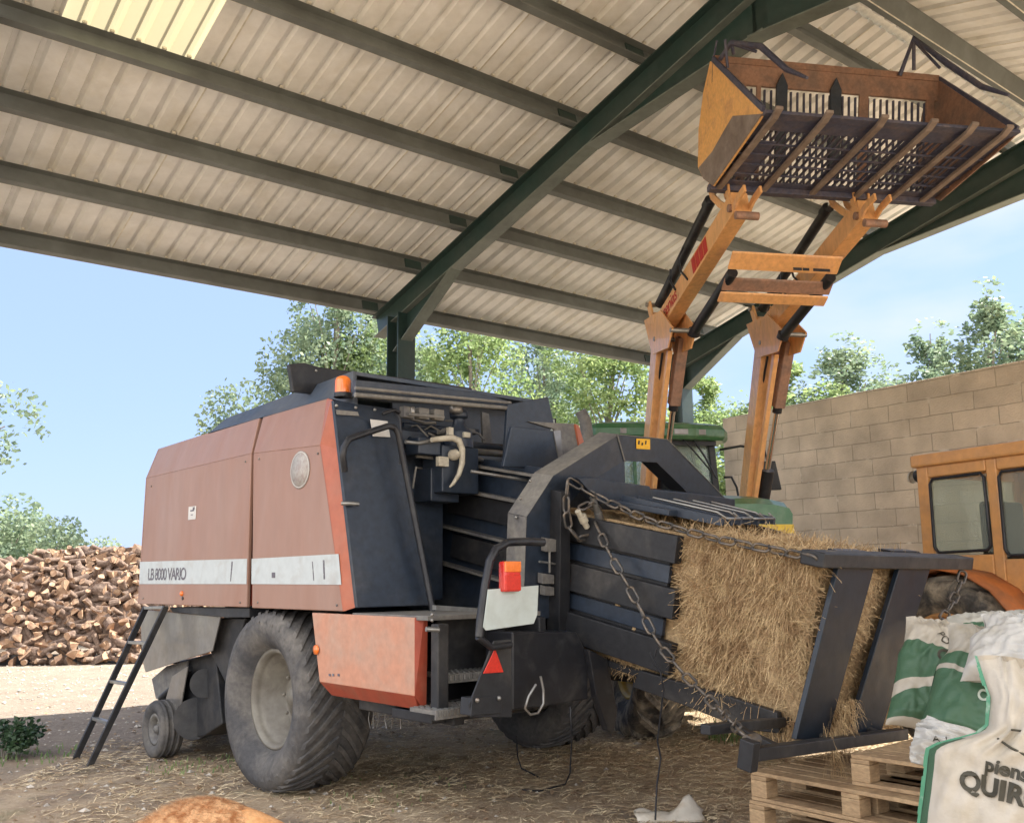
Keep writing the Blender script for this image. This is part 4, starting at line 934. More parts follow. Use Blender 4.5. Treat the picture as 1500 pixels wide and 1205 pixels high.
# arch frame around the chamber
ca = 4.80
arch = [(766, 905), (771, 757), (810, 697), (905, 637), (977, 644), (1046, 714), (1082, 752), (1078, 766), (1040, 757), (1011, 725), (962, 677), (914, 675), (863, 706), (836, 735), (824, 800), (822, 905)]
mb = MB()
P_ = [CC(x, y, ca) for x, y in arch]
nA = len(P_)
def quadstrip(idx):                       # build the arch of convex pieces
    for i0, i1, j1, j0 in idx: mb.prism([P_[i0], P_[i1], P_[j1], P_[j0]], C*0.17)
quadstrip([(0, 1, 14, 15), (1, 2, 13, 14), (2, 3, 11, 12), (3, 4, 10, 11), (4, 5, 9, 10), (5, 6, 7, 8)])
mb.prism([P_[2], P_[12], P_[13]], C*0.17); mb.prism([P_[5], P_[8], P_[9]], C*0.17)
ao = mb.build('arch_frame', m_navy, bal)
# dusty skin of the arch's outer face
mb = MB()
for i in range(0, 6):
    p0, p1 = P_[i], P_[i+1]; d = (p1 - p0); nn_ = d.cross(C).normalized()
    if nn_.dot(p0 - ch(ca, 5.6, 0.9)) < 0: nn_ = -nn_
    mb.prism([p0 + nn_*0.002 - C*0.006, p1 + nn_*0.002 - C*0.006, p1 + nn_*0.002 + C*0.175, p0 + nn_*0.002 + C*0.175], nn_*0.004)
mb.build('arch_top_plate', m_dustmetal, ao)
mb = MB(); mb.prism([CC(932, 642, ca-.004), CC(952, 643, ca-.004), CC(952, 658, ca-.004), CC(932, 657, ca-.004)], -C*0.002); ys = mb.build('warning_sticker', m_yel, ao)
mb = MB(); 
for (x, y, w_, h_) in ((936, 648, .012, .02), (941, 650, .012, .014), (946, 648, .01, .02)): mb.box(CC(x, y, ca-.008), RH*w_*.7, N*h_*.7, C*0.001)
mb.build('sticker_print', m_black, ys)
mb = MB(); mb.tube([CC(904, 636, ca-.006), CC(915, 675, ca-.006)], 0.006, 5); mb.build('weld_seam', m_dustmetal, ao)
mb = MB()
for (x, y) in ((789, 706), (775, 732), (768, 760)):
    mb.ball(CC(x, y, ca-.004) + C*.08, 0.012, 8)
mb.build('bolt_heads', m_steel, ao)
# hinge blocks and tension rods beside the arch's near leg
mb = MB()
for (x0, y0, x1, y1) in ((800, 788, 816, 808), (795, 840, 812, 855), (798, 858, 812, 872)):
    mb = MB(); mb.prism([CC(x0, y0, ca-.06), CC(x1, y0 + 2, ca-.06), CC(x1, y1, ca-.06), CC(x0, y1, ca-.06)], C*0.05); mb.build('hinge_block', m_dustmetal, ao, 0.003)
mb = MB(); mb.tube([CC(790, 822, ca-.05), CC(816, 826, ca-.05)], 0.008, 6); mb.tube([CC(805, 806, ca-.05), CC(805, 838, ca-.05)], 0.009, 6); mb.build('tension_bolt', m_steel, ao)
mb = MB(); mb.prism([CC(822, 720, 4.7), CC(836, 720, 4.7), CC(834, 1000, 4.7), CC(818, 1000, 4.7)], C*0.12); mb.prism([CC(740, 900, 4.85), CC(830, 905, 4.85), CC(830, 1000, 4.85), CC(752, 1000, 4.85)], C*0.10); mb.build('chamber_post', m_navyd, bal, 0.005)
# top of the chamber: cross girder and long tapering fingers over the bale
tg = MB(); tg.prism([CC(905, 712, 4.62), CC(1012, 722, 4.62), CC(1077, 731, 4.62), CC(1077, 754, 4.62), CC(960, 746, 4.62), CC(905, 742, 4.62)], C*0.16); tg.box(ch(4.35, 5.3, 1.12), C*0.30, RH*0.5, N*0.02); tg.build('top_girder', m_navy, bal, 0.006)
mb = MB(); mb.prism([CC(846, 700, 4.6), CC(870, 700, 4.6), CC(905, 706, 4.6), CC(952, 712, 4.6), CC(958, 735, 4.6), CC(880, 738, 4.6)], C*0.10); mb.build('tension_plate', m_navy, bal, 0.005)
tip = onpl((1145, 776), N*1.10, N)
for k in range(7):
    q = k/6; e0 = ch(4.5, 4.86 + 0.98*q, 1.13); e1 = ch(3.5 + 0.0*q, 4.86 + 0.98*q, 1.13)
    e1 = ch(3.72 + 0.24*q, 4.90 + 0.95*q, 1.12)
    mb = MB(); mb.prism([e0 + N*0.05, e1 + N*0.02, e1 - N*0.03, e0 - N*0.02], RH*0.022); mb.build('pressure_finger', m_navy, bal, 0.002)
for (q0, q1, sh2) in ((0.08, 0.30, 0), (0.30, 0.52, .02), (0.52, 0.74, 0.03), (0.74, 0.95, .05)):
    mb = MB(); a0 = ch(4.3, 4.86 + .98*q0, 1.19); b0 = ch(3.80 + sh2*3, 4.88 + .98*q0, 1.165); b1 = ch(3.78 + sh2*3, 4.88 + .98*q1, 1.165); 
    mb.tube([a0, b0, b0 - C*0.05 + RH*0.03 - N*0.03, b1 - N*0.03, b1 + C*0.05], 0.008, 6); mb.build('spring_rod', m_steel, bal)
# knotter mechanism in the bay
kn = thing('knotter', None, None, (0, 0, 0)); kn.parent = bal; kn.location = Q(660, 680, 5.5) - root_off(bal)
mb = MB(); kc = Q(672, 640, 5.5)
mb.lathe(Q(672, 641, 5.5) - Z*0.08, Z, [(0, 0.11), (0.12, 0.10), (0.17, 0.05), (0.22, 0.04), (0.23, 0.07), (0.28, 0.07), (0.28, 0.001)], 20)
mb.box(Q(660, 690, 5.52), R*0.17, B*0.12, Z*0.17)
mb.box(Q(620, 655, 5.5), R*0.10, B*0.08, Z*0.06); mb.box(Q(640, 712, 5.6), R*0.13, B*0.1, Z*0.12)
mb.cyl(Q(600, 645, 5.6), Q(790, 660, 5.6), 0.03, 10); mb.cyl(Q(590, 622, 5.7), Q(700, 632, 5.7), 0.02, 8)
mb.build('gear_housing', m_navy, kn, 0.008)
mb = MB(); pts = [(632, 644), (650, 642), (662, 641), (672, 645), (677, 658), (677, 678), (672, 695), (664, 708), (659, 713)]
mb.tube([Q(x, y, 5.34) for x, y in pts], [.018, .022, .024, .025, .024, .022, .018, .013, .007], 8); mb.build('needle_hook', m_cream, kn)
mb = MB(); mb.lathe(Q(665, 666, 5.38), -B, [(-0.02, 0.040), (0.02, 0.040), (0.03, 0.028), (0.05, 0.022), (0.05, 0.001)], 20); mb.build('drive_wheel', m_cream, kn)
mb = MB(); mb.tube([Q(594, 647, 5.4), Q(612, 649, 5.4), Q(634, 645, 5.4)], 0.014, 8); mb.tube([Q(678, 664, 5.42), Q(700, 672, 5.5), Q(740, 682, 5.6)], 0.016, 8); mb.tube([Q(680, 660, 5.6), Q(738, 664, 5.6)], 0.03, 10); mb.build('push_rod', m_steel, kn)
mb = MB(); mb.box(Q(648, 676, 5.38), R*0.045, B*0.02, Z*0.035); mb.box(Q(659, 636, 5.38), R*0.02, B*0.02, Z*0.05); mb.box(Q(683, 637, 5.4), R*0.03, B*0.015, Z*0.02); mb.build('grease_block', m_cream, kn, 0.004)
mb = MB()
for i in range(14):
    x = random.uniform(596, 690); y = random.uniform(612, 660); mb.tube([Q(x, y, 5.7), Q(x + random.uniform(8, 26), y + random.uniform(-6, 10), 5.66), Q(x + random.uniform(14, 40), y + random.uniform(2, 24), 5.6)], random.uniform(.006, .014), 6)
mb.build('hose_bundle', m_dustmetal, kn)['kind'] = 'stuff'
mb = MB()
for i in range(3): mb.box(Q(596 + i*22, 604 + i*2, 5.45), R*0.045, B*0.03, Z*0.04)
mb.cyl(Q(598, 606, 5.40), Q(650, 611, 5.40), 0.012, 8)
mb.build('valve_block', m_dustmetal, kn, 0.006)
mb = MB()
rk = random.Random(12)
for i in range(16):
    x = rk.uniform(592, 700); y = rk.uniform(618, 690); ss = rk.uniform(5.5, 5.9)
    if rk.random() < .5: mb.cyl(Q(x, y, ss), Q(x + rk.uniform(10, 50), y + rk.uniform(-4, 8), ss), rk.uniform(.008, .018), 8)
    else: mb.tube([Q(x, y, ss), Q(x + rk.uniform(-6, 6), y + rk.uniform(14, 40), ss)], rk.uniform(.006, .014), 6)
for i in range(10): mb.box(Q(rk.uniform(592, 700), rk.uniform(620, 690), rk.uniform(5.5, 5.9)), R*rk.uniform(.01, .04), B*.02, Z*rk.uniform(.01, .03))
mb.build('linkage', m_dustmetal, kn)['kind'] = 'stuff'
for (x, y, s_, w_) in ((668, 606, 5.45, .05), (604, 608, 5.42, .02)):
    mb = MB(); mb.lathe(Q(x, y, s_), Z, [(0, w_*.6), (.01, w_), (.05, w_), (.06, w_*.7), (.06, .001)], 16); mb.build('filler_cap', m_steel, kn)
# right housing seen past the chamber
mb = MB(); mb.prism([Q(744, 592, 5.3), Q(803, 581, 5.3), Q(812, 622, 5.3), Q(760, 700, 5.3), Q(738, 690, 5.3)], B*0.03); mb.build('side_guard', m_navy, bal, 0.005)
mb = MB(); mb.prism([Q(750, 624, 5.05), Q(811, 631, 5.05), Q(819, 672, 5.05), Q(803, 686, 5.05), Q(737, 683, 5.05)], B*0.03); mb.build('side_guard', m_navy, bal, 0.005)
mb = MB(); mb.prism([Q(811, 631, 5.04), Q(821, 630, 5.04), Q(825, 672, 5.04), Q(819, 672, 5.04)], B*0.03); mb.build('guard_edge', m_galv, bal)
mb = MB(); mb.prism([Q(774, 617, 5.28), Q(846, 621, 5.28), Q(854, 648, 5.28), Q(842, 662, 5.28), Q(820, 672, 5.28), Q(812, 628, 5.28)], B*0.02); mb.build('side_guard', m_dustmetal, bal)
mb = MB(); mb.prism([Q(843, 621, 5.26), Q(848, 623, 5.26), Q(856, 650, 5.26), Q(849, 652, 5.26)], B*0.02); mb.build('guard_edge', m_orange_b, bal)
mb = MB(); mb.prism([Q(706, 603, 5.9), Q(716, 606, 5.9), Q(718, 622, 5.9), Q(722, 655, 5.9), Q(708, 655, 5.9)], B*0.02); mb.build('bay_strut', m_dustmetal, bal)
# hydraulic cylinder light tube under guards
mb = MB(); mb.tube([Q(690, 690, 5.1), Q(775, 704, 5.0)], 0.012, 6); mb.build('edge_rail', m_steel, bal)
# wheels
wheel_local(bal, bl(6.52, 3.70, 0.635), -R, 0.635, 0.60, 0.345, m_rubber, m_rim, 'flot', 0.17, lugcount=34, lugh=0.016, mirror=-1, hubr=0.07)
wheel_local(bal, bl(6.52, 6.25, 0.635), R, 0.635, 0.60, 0.345, m_rubber, m_rim, 'flot', 0.17, lugcount=34, lugh=0.016, mirror=1, hubr=0.07)
# front shield and pickup
mb = MB(); mb.prism([S(213, 893, 3.47), S(323, 903, 3.47), S(311, 953, 3.47), S(285, 961, 3.47), S(213, 984, 3.47), S(208, 965, 3.47), S(206, 910, 3.47)], R*0.01); mb.build('front_shield', m_galv, bal, 0.002)
mb = MB(); mb.prism([S(248, 889, 3.44), S(365, 890, 3.44), S(365, 904, 3.44), S(330, 904, 3.44), S(252, 896, 3.44)], R*0.2); mb.build('sill_beam', m_navyd, bal, 0.004)
mb = MB(); mb.prism([S(316, 905, 3.55), S(360, 905, 3.55), S(330, 1000, 3.55), S(308, 955, 3.55)], R*0.2)
mb.prism([S(262, 968, 3.6), S(315, 955, 3.6), S(325, 1060, 3.6), S(298, 1078, 3.6), S(252, 1082, 3.6), S(240, 1066, 3.6)], R*0.9)
mb.cyl(S(285, 1052, 3.58), S(285, 1052, 5.8), 0.17, 18); mb.cyl(S(300, 1000, 3.58), S(300, 1000, 5.8), 0.12, 18); mb.build('pickup_drum', m_navyd, bal, 0.01)
mb = MB(); mb.prism([S(244, 975, 3.57), S(275, 967, 3.57), S(272, 990, 3.57), S(240, 1030, 3.57), S(228, 1022, 3.57), S(222, 994, 3.57)], R*0.015); mb.build('pickup_guard', m_dustmetal, bal, 0.003)
mb = MB(); mb.prism([S(252, 990, 3.52), S(275, 975, 3.52), S(262, 1050, 3.52), S(243, 1064, 3.52), S(238, 1040, 3.52)], R*0.012); mb.build('pickup_guard', m_galv, bal, 0.003)
mb = MB(); mb.tube([S(236, 1022, 3.55), S(262, 1000, 3.55), S(278, 978, 3.55)], 0.03, 8); mb.tube([S(228, 1078, 3.48), S(246, 1055, 3.55), S(268, 1010, 3.6)], 0.03, 8); mb.build('gauge_arm', m_navyd, bal)
wc_ = onz((216, 1111), 0); ws_, wt_ = wc_.dot(B), wc_.dot(R)
wheel_local(bal, bl(ws_, wt_ + 0.12, 0.235), -R, 0.235, 0.20, 0.12, m_rubber, m_dustmetal, 'ring', 0.04, n=32, hubr=0.035)
mb = MB()
for i in range(9):
    p0 = S(283 + i*5, 1078, 4.0 + i*0.1); mb.tube([p0, p0 - Z*0.08, p0 - Z*0.16 + B*0.03], 0.004, 5)
mb.build('tine', m_steel, bal)['kind'] = 'stuff'
# drawbar (hidden side) keeps the front up
mb = MB(); mb.bar(bl(8.3, 5.0, 0.75), bl(10.6, 5.0, 0.62), 0.18, 0.22); mb.bar(bl(10.2, 5.0, 0.0), bl(10.2, 5.0, 0.6), 0.09, 0.09, up=B); mb.box(bl(8.3, 5.0, 1.2), B*0.3, R*0.9, Z*0.45); mb.build('drawbar', m_navyd, bal, 0.008)
# tail chute frame, folded up: top beam, two uprights, base
cb = 2.90
bt0 = CC(1197, 819, cb); bt1 = CC(1417, 824, cb)
e = (bt1 - bt0).normalized(); nb_ = C.cross(e).normalized(); nb_ = nb_ if nb_.z > 0 else -nb_
chu = thing('bale_chute', None, None, (0, 0, 0)); chu.parent = bal; chu.location = bt0 - root_off(bal)
mb = MB(); mb.box((bt0+bt1)/2 + C*0.03, e*((bt1-bt0).length/2), nb_*0.040, C*0.07); mb.build('top_beam', m_navyd, chu, 0.008)
def upright(tl, tr_, br, bl_):
    mb = MB(); mb.prism([CC(*tl, cb), CC(*tr_, cb), CC(*br, cb-.02), CC(*bl_, cb-.02)], C*0.03); mb.build('upright_plate', m_upr, chu, 0.004)
upright((1229, 829), (1281, 831), (1212, 1083), (1166, 1083)); upright((1318, 831), (1363, 833), (1290, 1076), (1244, 1078))
for x in (1250, 1325):
    mb = MB(); mb.prism([CC(x-20, 806, cb+.10), CC(x+20, 807, cb+.10), CC(x+26, 811, cb+.10), CC(x-20, 811, cb+.10)], C*0.08); mb.build('beam_lug', m_black, chu)
b0 = CC(1102, 1104, 2.80); b1 = CC(1322, 1074, 2.80)
mb = MB(); mb.bar(b0, b1, 0.075, 0.060); mb.bar(b0 + C*0.28 + N*0.03, b1 + C*0.28 + N*0.03, 0.06, 0.05)
for q in (0.16, 0.5, 0.84): mb.bar(b0.lerp(b1, q), b0.lerp(b1, q) + C*0.30 + N*0.03, 0.05, 0.04)
mb.build('base_beam', m_navyd, chu, 0.006)
mb = MB(); mb.cyl(b0 + C*0.03 + N*0.05 - RH*0.01, b0 + C*0.03 + N*0.05 + RH*0.07, 0.032, 12); mb.build('chain_eye', m_chain, chu)
mb = MB(); mb.box(b0 - RH*0.03, C*0.04, RH*0.03, N*0.07); mb.build('end_plate', m_navyd, chu, 0.006)

# ---------------------------------------------------------------- hay bale in the chamber
def fz(p, k, s=0): return noise.noise(V3((p.x*k + s, p.y*k, p.z*k)))
hb = thing('hay_bale', 'rectangular hay bale sticking out of the baler behind the dark tail frame', 'bale', ch(3.5, 5.25, 0.2))
T0, T1, N0, N1, C0_, C1_ = 4.80, 5.92, 0.07, 1.01, 2.99, 5.2
mb = MB(); 
def grid(o, e1, e2, n1, n2, nrm, amp):
    vs = []
    for j in range(n2+1):
        for i in range(n1+1):
            p = o + e1*(i/n1) + e2*(j/n2); k = 1 - 0.85*max(abs(2*i/n1-1), abs(2*j/n2-1))**6
            vs.append(p + nrm*(amp*k*(fz(p, 3.5) + 0.7*fz(p, 9) + 0.4*fz(p, 26)) - 0.02*(1-k)))
    mb.add(vs, [(j*(n1+1)+i, j*(n1+1)+i+1, (j+1)*(n1+1)+i+1, (j+1)*(n1+1)+i) for j in range(n2) for i in range(n1)], True)
LC, LT, LN = C1_-C0_, T1-T0, N1-N0
grid(ch(C0_, T0, N0), C*LC, N*LN, 110, 50, -RH, 0.075); grid(ch(C0_, T1, N0), C*LC, N*LN, 60, 30, RH, 0.03)
grid(ch(C0_, T0, N1), C*LC, RH*LT, 110, 50, N, 0.05); grid(ch(C0_, T0, N0), C*LC, RH*LT, 60, 20, -N, 0.03)
grid(ch(C0_, T0, N0), RH*LT, N*LN, 50, 50, -C, 0.05); grid(ch(C1_, T0, N0), RH*LT, N*LN, 10, 10, C, 0.02)
mb.build('hay_body', m_hay, hb)
rs = random.Random(4)
vs = []; fs = []
def strand(p, d, nrm, l, w_, droop):
    global vs, fs
    sd_ = d.cross(nrm); sd_ = sd_.normalized()*w_ if sd_.length > 1e-4 else RH*w_
    o = len(vs); q = p; dd = d.copy()
    for i in range(4):
        vs.append(q - sd_/2); vs.append(q + sd_/2); dd = (dd + V3((0, 0, -droop)) + nrm*rs.uniform(-.3, .3) + d.orthogonal()*rs.uniform(-.45, .45)).normalized(); q = q + dd*l/3
    fs += [(o+2*i, o+2*i+1, o+2*i+3, o+2*i+2) for i in range(3)]
def spread(n, org, e1, e2, nrm, bias, l0, l1, stick, droop):
    for _ in range(n):
        a_, b_2 = rs.random(), rs.random(); p = org + e1*a_ + e2*b_2
        if noise.noise(p*3.0) < rs.uniform(-.45, .25): continue
        p = p + nrm*rs.uniform(0.0, 0.035)
        d = (e1.normalized()*rs.gauss(0, 1) + e2.normalized()*rs.gauss(0, 1)*bias + nrm*abs(rs.gauss(0, stick))).normalized()
        strand(p, d, nrm, rs.uniform(l0, l1), rs.uniform(.0016, .0038), droop)
spread(11000, ch(C0_, T0, N0), C*0.88, N*LN, -RH, 1.0, .03, .12, .22, .12); spread(6500, ch(C0_+.13, T0, N0+.05), C*0.62, N*(LN-.1), -RH, 1.0, .08, .26, .10, .12)
for _k in range(70):
    _c, _n = rs.uniform(C0_+.10, 3.72), rs.uniform(N0+.1, N1); spread(45, ch(_c, T0 - .02, _n), C*.05, N*.04, -RH, 1.5, .08, .22, .5, .5)
spread(9000, ch(C0_, T0, N1), C*1.6, RH*LT, N, 1, .03, .11, .35, .05)
spread(7000, ch(C0_, T0, N0), RH*LT, N*LN, -C, 1.3, .03, .10, .15, .12)
spread(1800, ch(C0_, T0 - .0, N1 - 0.03), C*0.8, N*.05, -RH, 1, .08, .2, .8, .5)      # shaggy top edge
spread(1500, ch(C0_ + .02, T0, N0), RH*.85, N*.12, -C, 1, .05, .14, .3, .7)            # fringe at the bottom
spread(700, ch(C0_, T0, N0), C*.4, N*.10, -RH, 1, .05, .14, .6, .7)
spread(1200, ch(3.9, T0, N0), C*.9, N*.14, -RH, 1, .03, .08, .25, .2)
mb = MB(); mb.add(vs, fs); so2 = mb.build('hay_strands', m_straw, hb); so2['kind'] = 'stuff'
# hay hung up on the tail frame
vs = []; fs = []
spread(900, CC(1200, 1085, 2.84), CC(1240, 1085, 2.84) - CC(1200, 1085, 2.84), CC(1232, 1020, 2.88) - CC(1220, 1085, 2.84), -C, 1.6, .05, .13, .2, .9)
spread(160, CC(1212, 1110, 2.78), RH*.06, Z*.12, -C, 2.0, .08, .22, .5, 1.2)
spread(1200, CC(1290, 1060, 3.0), CC(1325, 1060, 3.0) - CC(1290, 1060, 3.0), CC(1300, 930, 3.0) - CC(1290, 1055, 3.0), -C, 1.6, .06, .16, .5, .6)
mb = MB(); mb.add(vs, fs); hw = mb.build('loose_hay', m_straw, None, loc=CC(1215, 1080, 2.82)); tag(hw, 'tuft of loose hay hanging from the base of the tail frame', 'hay', kind='stuff')

# ---------------------------------------------------------------- chains
def link_mesh(Lk, Wk, r):
    mb = MB(); path = []; h_ = (Lk - Wk)/2; rr = Wk/2 - r
    for k in range(9): t = -math.pi/2 + math.pi*k/8; path.append(V3((h_ + math.cos(t)*rr, math.sin(t)*rr, 0)))
    for k in range(9): t = math.pi/2 + math.pi*k/8; path.append(V3((-h_ + math.cos(t)*rr, math.sin(t)*rr, 0)))
    path.append(path[0]); path.append(path[1]); mb.tube(path, r, 7, False); return mb
LK, WK, RK = 0.125, 0.062, 0.0085
o = link_mesh(LK, WK, RK).build('chain_link', m_chain); LMESH = o.data; bpy.data.objects.remove(o)
def chain(pts, label, group=None):
    # resample the polyline at the link pitch
    dense = []
    for i in range(len(pts)-1):
        for k in range(40): dense.append(pts[i].lerp(pts[i+1], k/40))
    dense.append(pts[-1]); pitch = LK - 2.2*RK; out = [dense[0]]; acc = 0
    for i in range(1, len(dense)):
        acc += (dense[i]-dense[i-1]).length
        if acc >= pitch: out.append(dense[i]); acc = 0
    root = thing('steel_chain', label, 'chain', out[-1], group)
    for i in range(len(out)-1):
        d = (out[i+1]-out[i]).normalized(); mid = (out[i]+out[i+1])/2
        y = Z.cross(d); y = y.normalized() if y.length > .05 else RH; z = d.cross(y)
        tw = (R_(45) if i % 2 else R_(-45)) + random.uniform(-.15, .15)
        y2 = y*math.cos(tw) + z*math.sin(tw); z2 = d.cross(y2)
        ob = bpy.data.objects.new('chain_link', LMESH); COL.objects.link(ob); ob.parent = root
        m_ = Matrix((d, y2, z2)).transposed().to_4x4(); m_.translation = mid - root.location; ob.matrix_basis = m_
    return root
def sag(p, q, s, n=10): return [p.lerp(q, i/n) - Z*s*4*(i/n)*(1-i/n) for i in range(n+1)]
CG = 'chains holding up the tail frame'
k0 = CC(832, 702, ca-.12); kend = CC(1197, 819, cb)
chain([k0, CC(880, 730, 4.55), CT(950, 762, 4.66), CT(1040, 787, 4.66), CT(1110, 801, 4.66), CT(1160, 810, 4.66), kend], 'chain running over the bale from the dark arch to the near end of the beam', CG)
chain([CC(832, 702, ca-.16), CC(828, 740, ca-.16), CC(833, 772, ca-.16), CC(846, 789, ca-.18), CC(864, 788, ca-.2), CC(878, 775, ca-.2), CC(880, 750, ca-.2), CC(862, 735, ca-.2), CC(845, 748, ca-.2)], 'slack chain hanging in a loop beside the near leg of the dark arch', CG)
chain([CC(872, 765, ca-.25), CT(893, 812, 4.60), CT(927, 870, 4.60), CT(962, 940, 4.60), CT(1000, 985, 4.58), CT(1050, 1035, 4.5), b0 + C*.03 + N*0.06], 'long chain slanting down across the chamber boards to the base of the tail frame', CG)
rp0 = CC(1411, 836, cb-.02)
chain([rp0, CC(1404, 862, cb-.05), CC(1385, 900, cb-.1), CC(1362, 935, cb-.15), CC(1338, 968, cb-.2), CC(1322, 985, cb-.2)], 'short chain hanging from the far end of the beam over the feed sacks', CG)
mb = MB(); mb.cyl(CC(868, 728, ca-.2), CC(876, 752, ca-.2), 0.022, 12); mb.cyl(CC(876, 750, ca-.2), CC(880, 768, ca-.2), 0.03, 10); mb.build('hose_coupling', m_steel, ao)
mb = MB(); mb.cyl(CC(846, 748, ca-.2), CC(860, 772, ca-.2), 0.020, 12); mb.cyl(CC(852, 755, ca-.2), CC(856, 764, ca-.2), 0.03, 10); mb.build('hose_coupling', m_cream, ao)
# thin wires dangling to the ground
def wire(pts, label, r=0.006):
    mb = MB(); mb.tube(pts, r, 6); o = mb.build('hanging_wire', m_black, None, loc=pts[-1]); tag(o, label, 'wire')
g_ = onz((835, 1140), 0); g2_ = onz((790, 1160), 0)
wire([Q(835, 1035, 4.3), Q(838, 1075, 4.25), g_ + Z*0.04, onz((828, 1150), 0) + Z*.01, g2_ + Z*.01, onz((765, 1158), 0) + Z*.01], 'thin black wire dropping from under the chamber and curling on the straw')
wire([CT(962, 950, 4.6), CT(958, 975, 4.6) + RH*-.02, CT(970, 985, 4.6)], 'short loop of black wire tied on the long slanting chain', 0.005)
pw = CT(952, 955, 4.58); wire([pw, CT(968, 985, 4.56), CT(972, 1010, 4.5), CT(963, 1085, 4.3), CT(968, 1110, 4.2), CT(962, 1150, 4.1), CT(960, 1200, 4.0)], 'long thin black wire hanging from the slanting chain down to the ground', 0.005)
w1 = onz((757, 1132), 0); wire([w1 + Z*0.28, w1 + Z*.12 + RH*.01, w1 + Z*0.03 + RH*.05, onz((790, 1140), 0) + Z*.01], 'wire stub curling up from the straw between the wheels', 0.006)

# ---------------------------------------------------------------- ladder leaning on the baler front
la = onz((110, 1112), 0); lb_ = onz((131, 1122), 0); ta = S(214, 889, 3.40); tb = S(243, 888, 3.40)
ld = thing('metal_ladder', 'narrow metal ladder leaning against the front of the orange baler', 'ladder', (la+lb_)/2)
for p0, p1 in ((la, ta), (lb_, tb)):
    mb = MB(); mb.bar(p0, p1, 0.028, 0.05, up=R); mb.build('side_rail', m_navyd, ld, 0.003)
for q in (0.0, 0.26, 0.50, 0.76, 0.995):
    if q == 0.0: continue
    mb = MB(); mb.bar(la.lerp(ta, q), lb_.lerp(tb, q), 0.045, 0.025); mb.build('rung', m_steel, ld, 0.002)
# ---------------------------------------------------------------- green tractor with front loader
g0 = tr(3.6, -8.85, 0)
gt = thing('green_tractor', 'green tractor with orange front loader raised high, facing the camera behind the baler', 'tractor', g0)
ax_l = -L
def gwheel(l, f, r, w_, rr, side, lug, n): wheel_local(gt, tr(l, f, r), L*side, r, w_, rr, m_rubber2, m_rimy, 'bar', 0.12, lugcount=lug, lugh=0.045, mirror=1, n=n)
gwheel(2.84, -9.08, 0.73, 0.50, 0.38, -1, 16, 48); gwheel(4.62, -9.08, 0.73, 0.50, 0.38, 1, 16, 48)
gwheel(2.72, -11.7, 0.93, 0.55, 0.50, -1, 20, 56); gwheel(4.70, -11.7, 0.93, 0.55, 0.50, 1, 20, 56)
lc_ = 3.74
mb = MB(); mb.box(tr(lc_, -10.2, 0.85), L*0.28, H*1.7, Z*0.22); mb.box(tr(lc_, -9.05, 0.68), L*0.75, H*0.09, Z*0.09); mb.box(tr(lc_, -11.7, 0.93), L*0.9, H*0.14, Z*0.14); mb.box(tr(lc_, -9.3, 1.25), L*0.30, H*0.9, Z*0.30); mb.build('chassis', m_black, gt, 0.01)
# hood: lofted, rounded and dropping to the nose
mb = MB(); secs = []
for (f, zt, wd) in ((-10.3, 2.32, 0.43), (-9.6, 2.29, 0.45), (-9.0, 2.23, 0.46), (-8.6, 2.17, 0.45), (-8.45, 2.10, 0.42)):
    secs.append([tr(lc_ + wd*x, f, zt + z_) for x, z_ in ((-1, -0.16), (-1, -0.05), (-0.93, 0.0), (-0.6, 0.03), (0, 0.04), (0.6, 0.03), (0.93, 0.0), (1, -0.05), (1, -0.16))])
m = 9; vs = [p for s_ in secs for p in s_]
mb.add(vs, [(i*m+k, i*m+k+1, (i+1)*m+k+1, (i+1)*m+k) for i in range(4) for k in range(m-1)] + [tuple((4*m+k) for k in range(m-1, -1, -1)), tuple(range(m))], False)
hd = mb.build('hood', m_green, gt, 0.008)
mb = MB(); secs = []
for (f, zt, wd) in ((-10.3, 2.17, 0.435), (-9.6, 2.14, 0.455), (-9.0, 2.08, 0.465), (-8.6, 2.02, 0.455), (-8.44, 1.95, 0.425)):
    secs.append([tr(lc_ + wd*x, f, zt - z_) for x, z_ in ((-1, 0.0), (1, 0.0), (1, 0.075), (-1, 0.075))])
vs = [p for s_ in secs for p in s_]; mb.add(vs, [(i*4+k, i*4+(k+1)%4, (i+1)*4+(k+1)%4, (i+1)*4+k) for i in range(4) for k in range(4)] + [(19, 18, 17, 16), (0, 1, 2, 3)]); mb.build('hood_stripe', m_yellow, hd, 0.004)
mb = MB(); mb.box(tr(lc_, -9.35, 1.55), L*0.40, H*0.88, Z*0.32); mb.build('engine_cover', m_black, gt, 0.02)
for dx in (-0.2, 0.2):
    mb = MB(); mb.box(tr(lc_ + dx, -8.46, 1.62), L*0.12, H*0.015, Z*0.06); mb.build('headlight', m_galv, gt, 0.01)
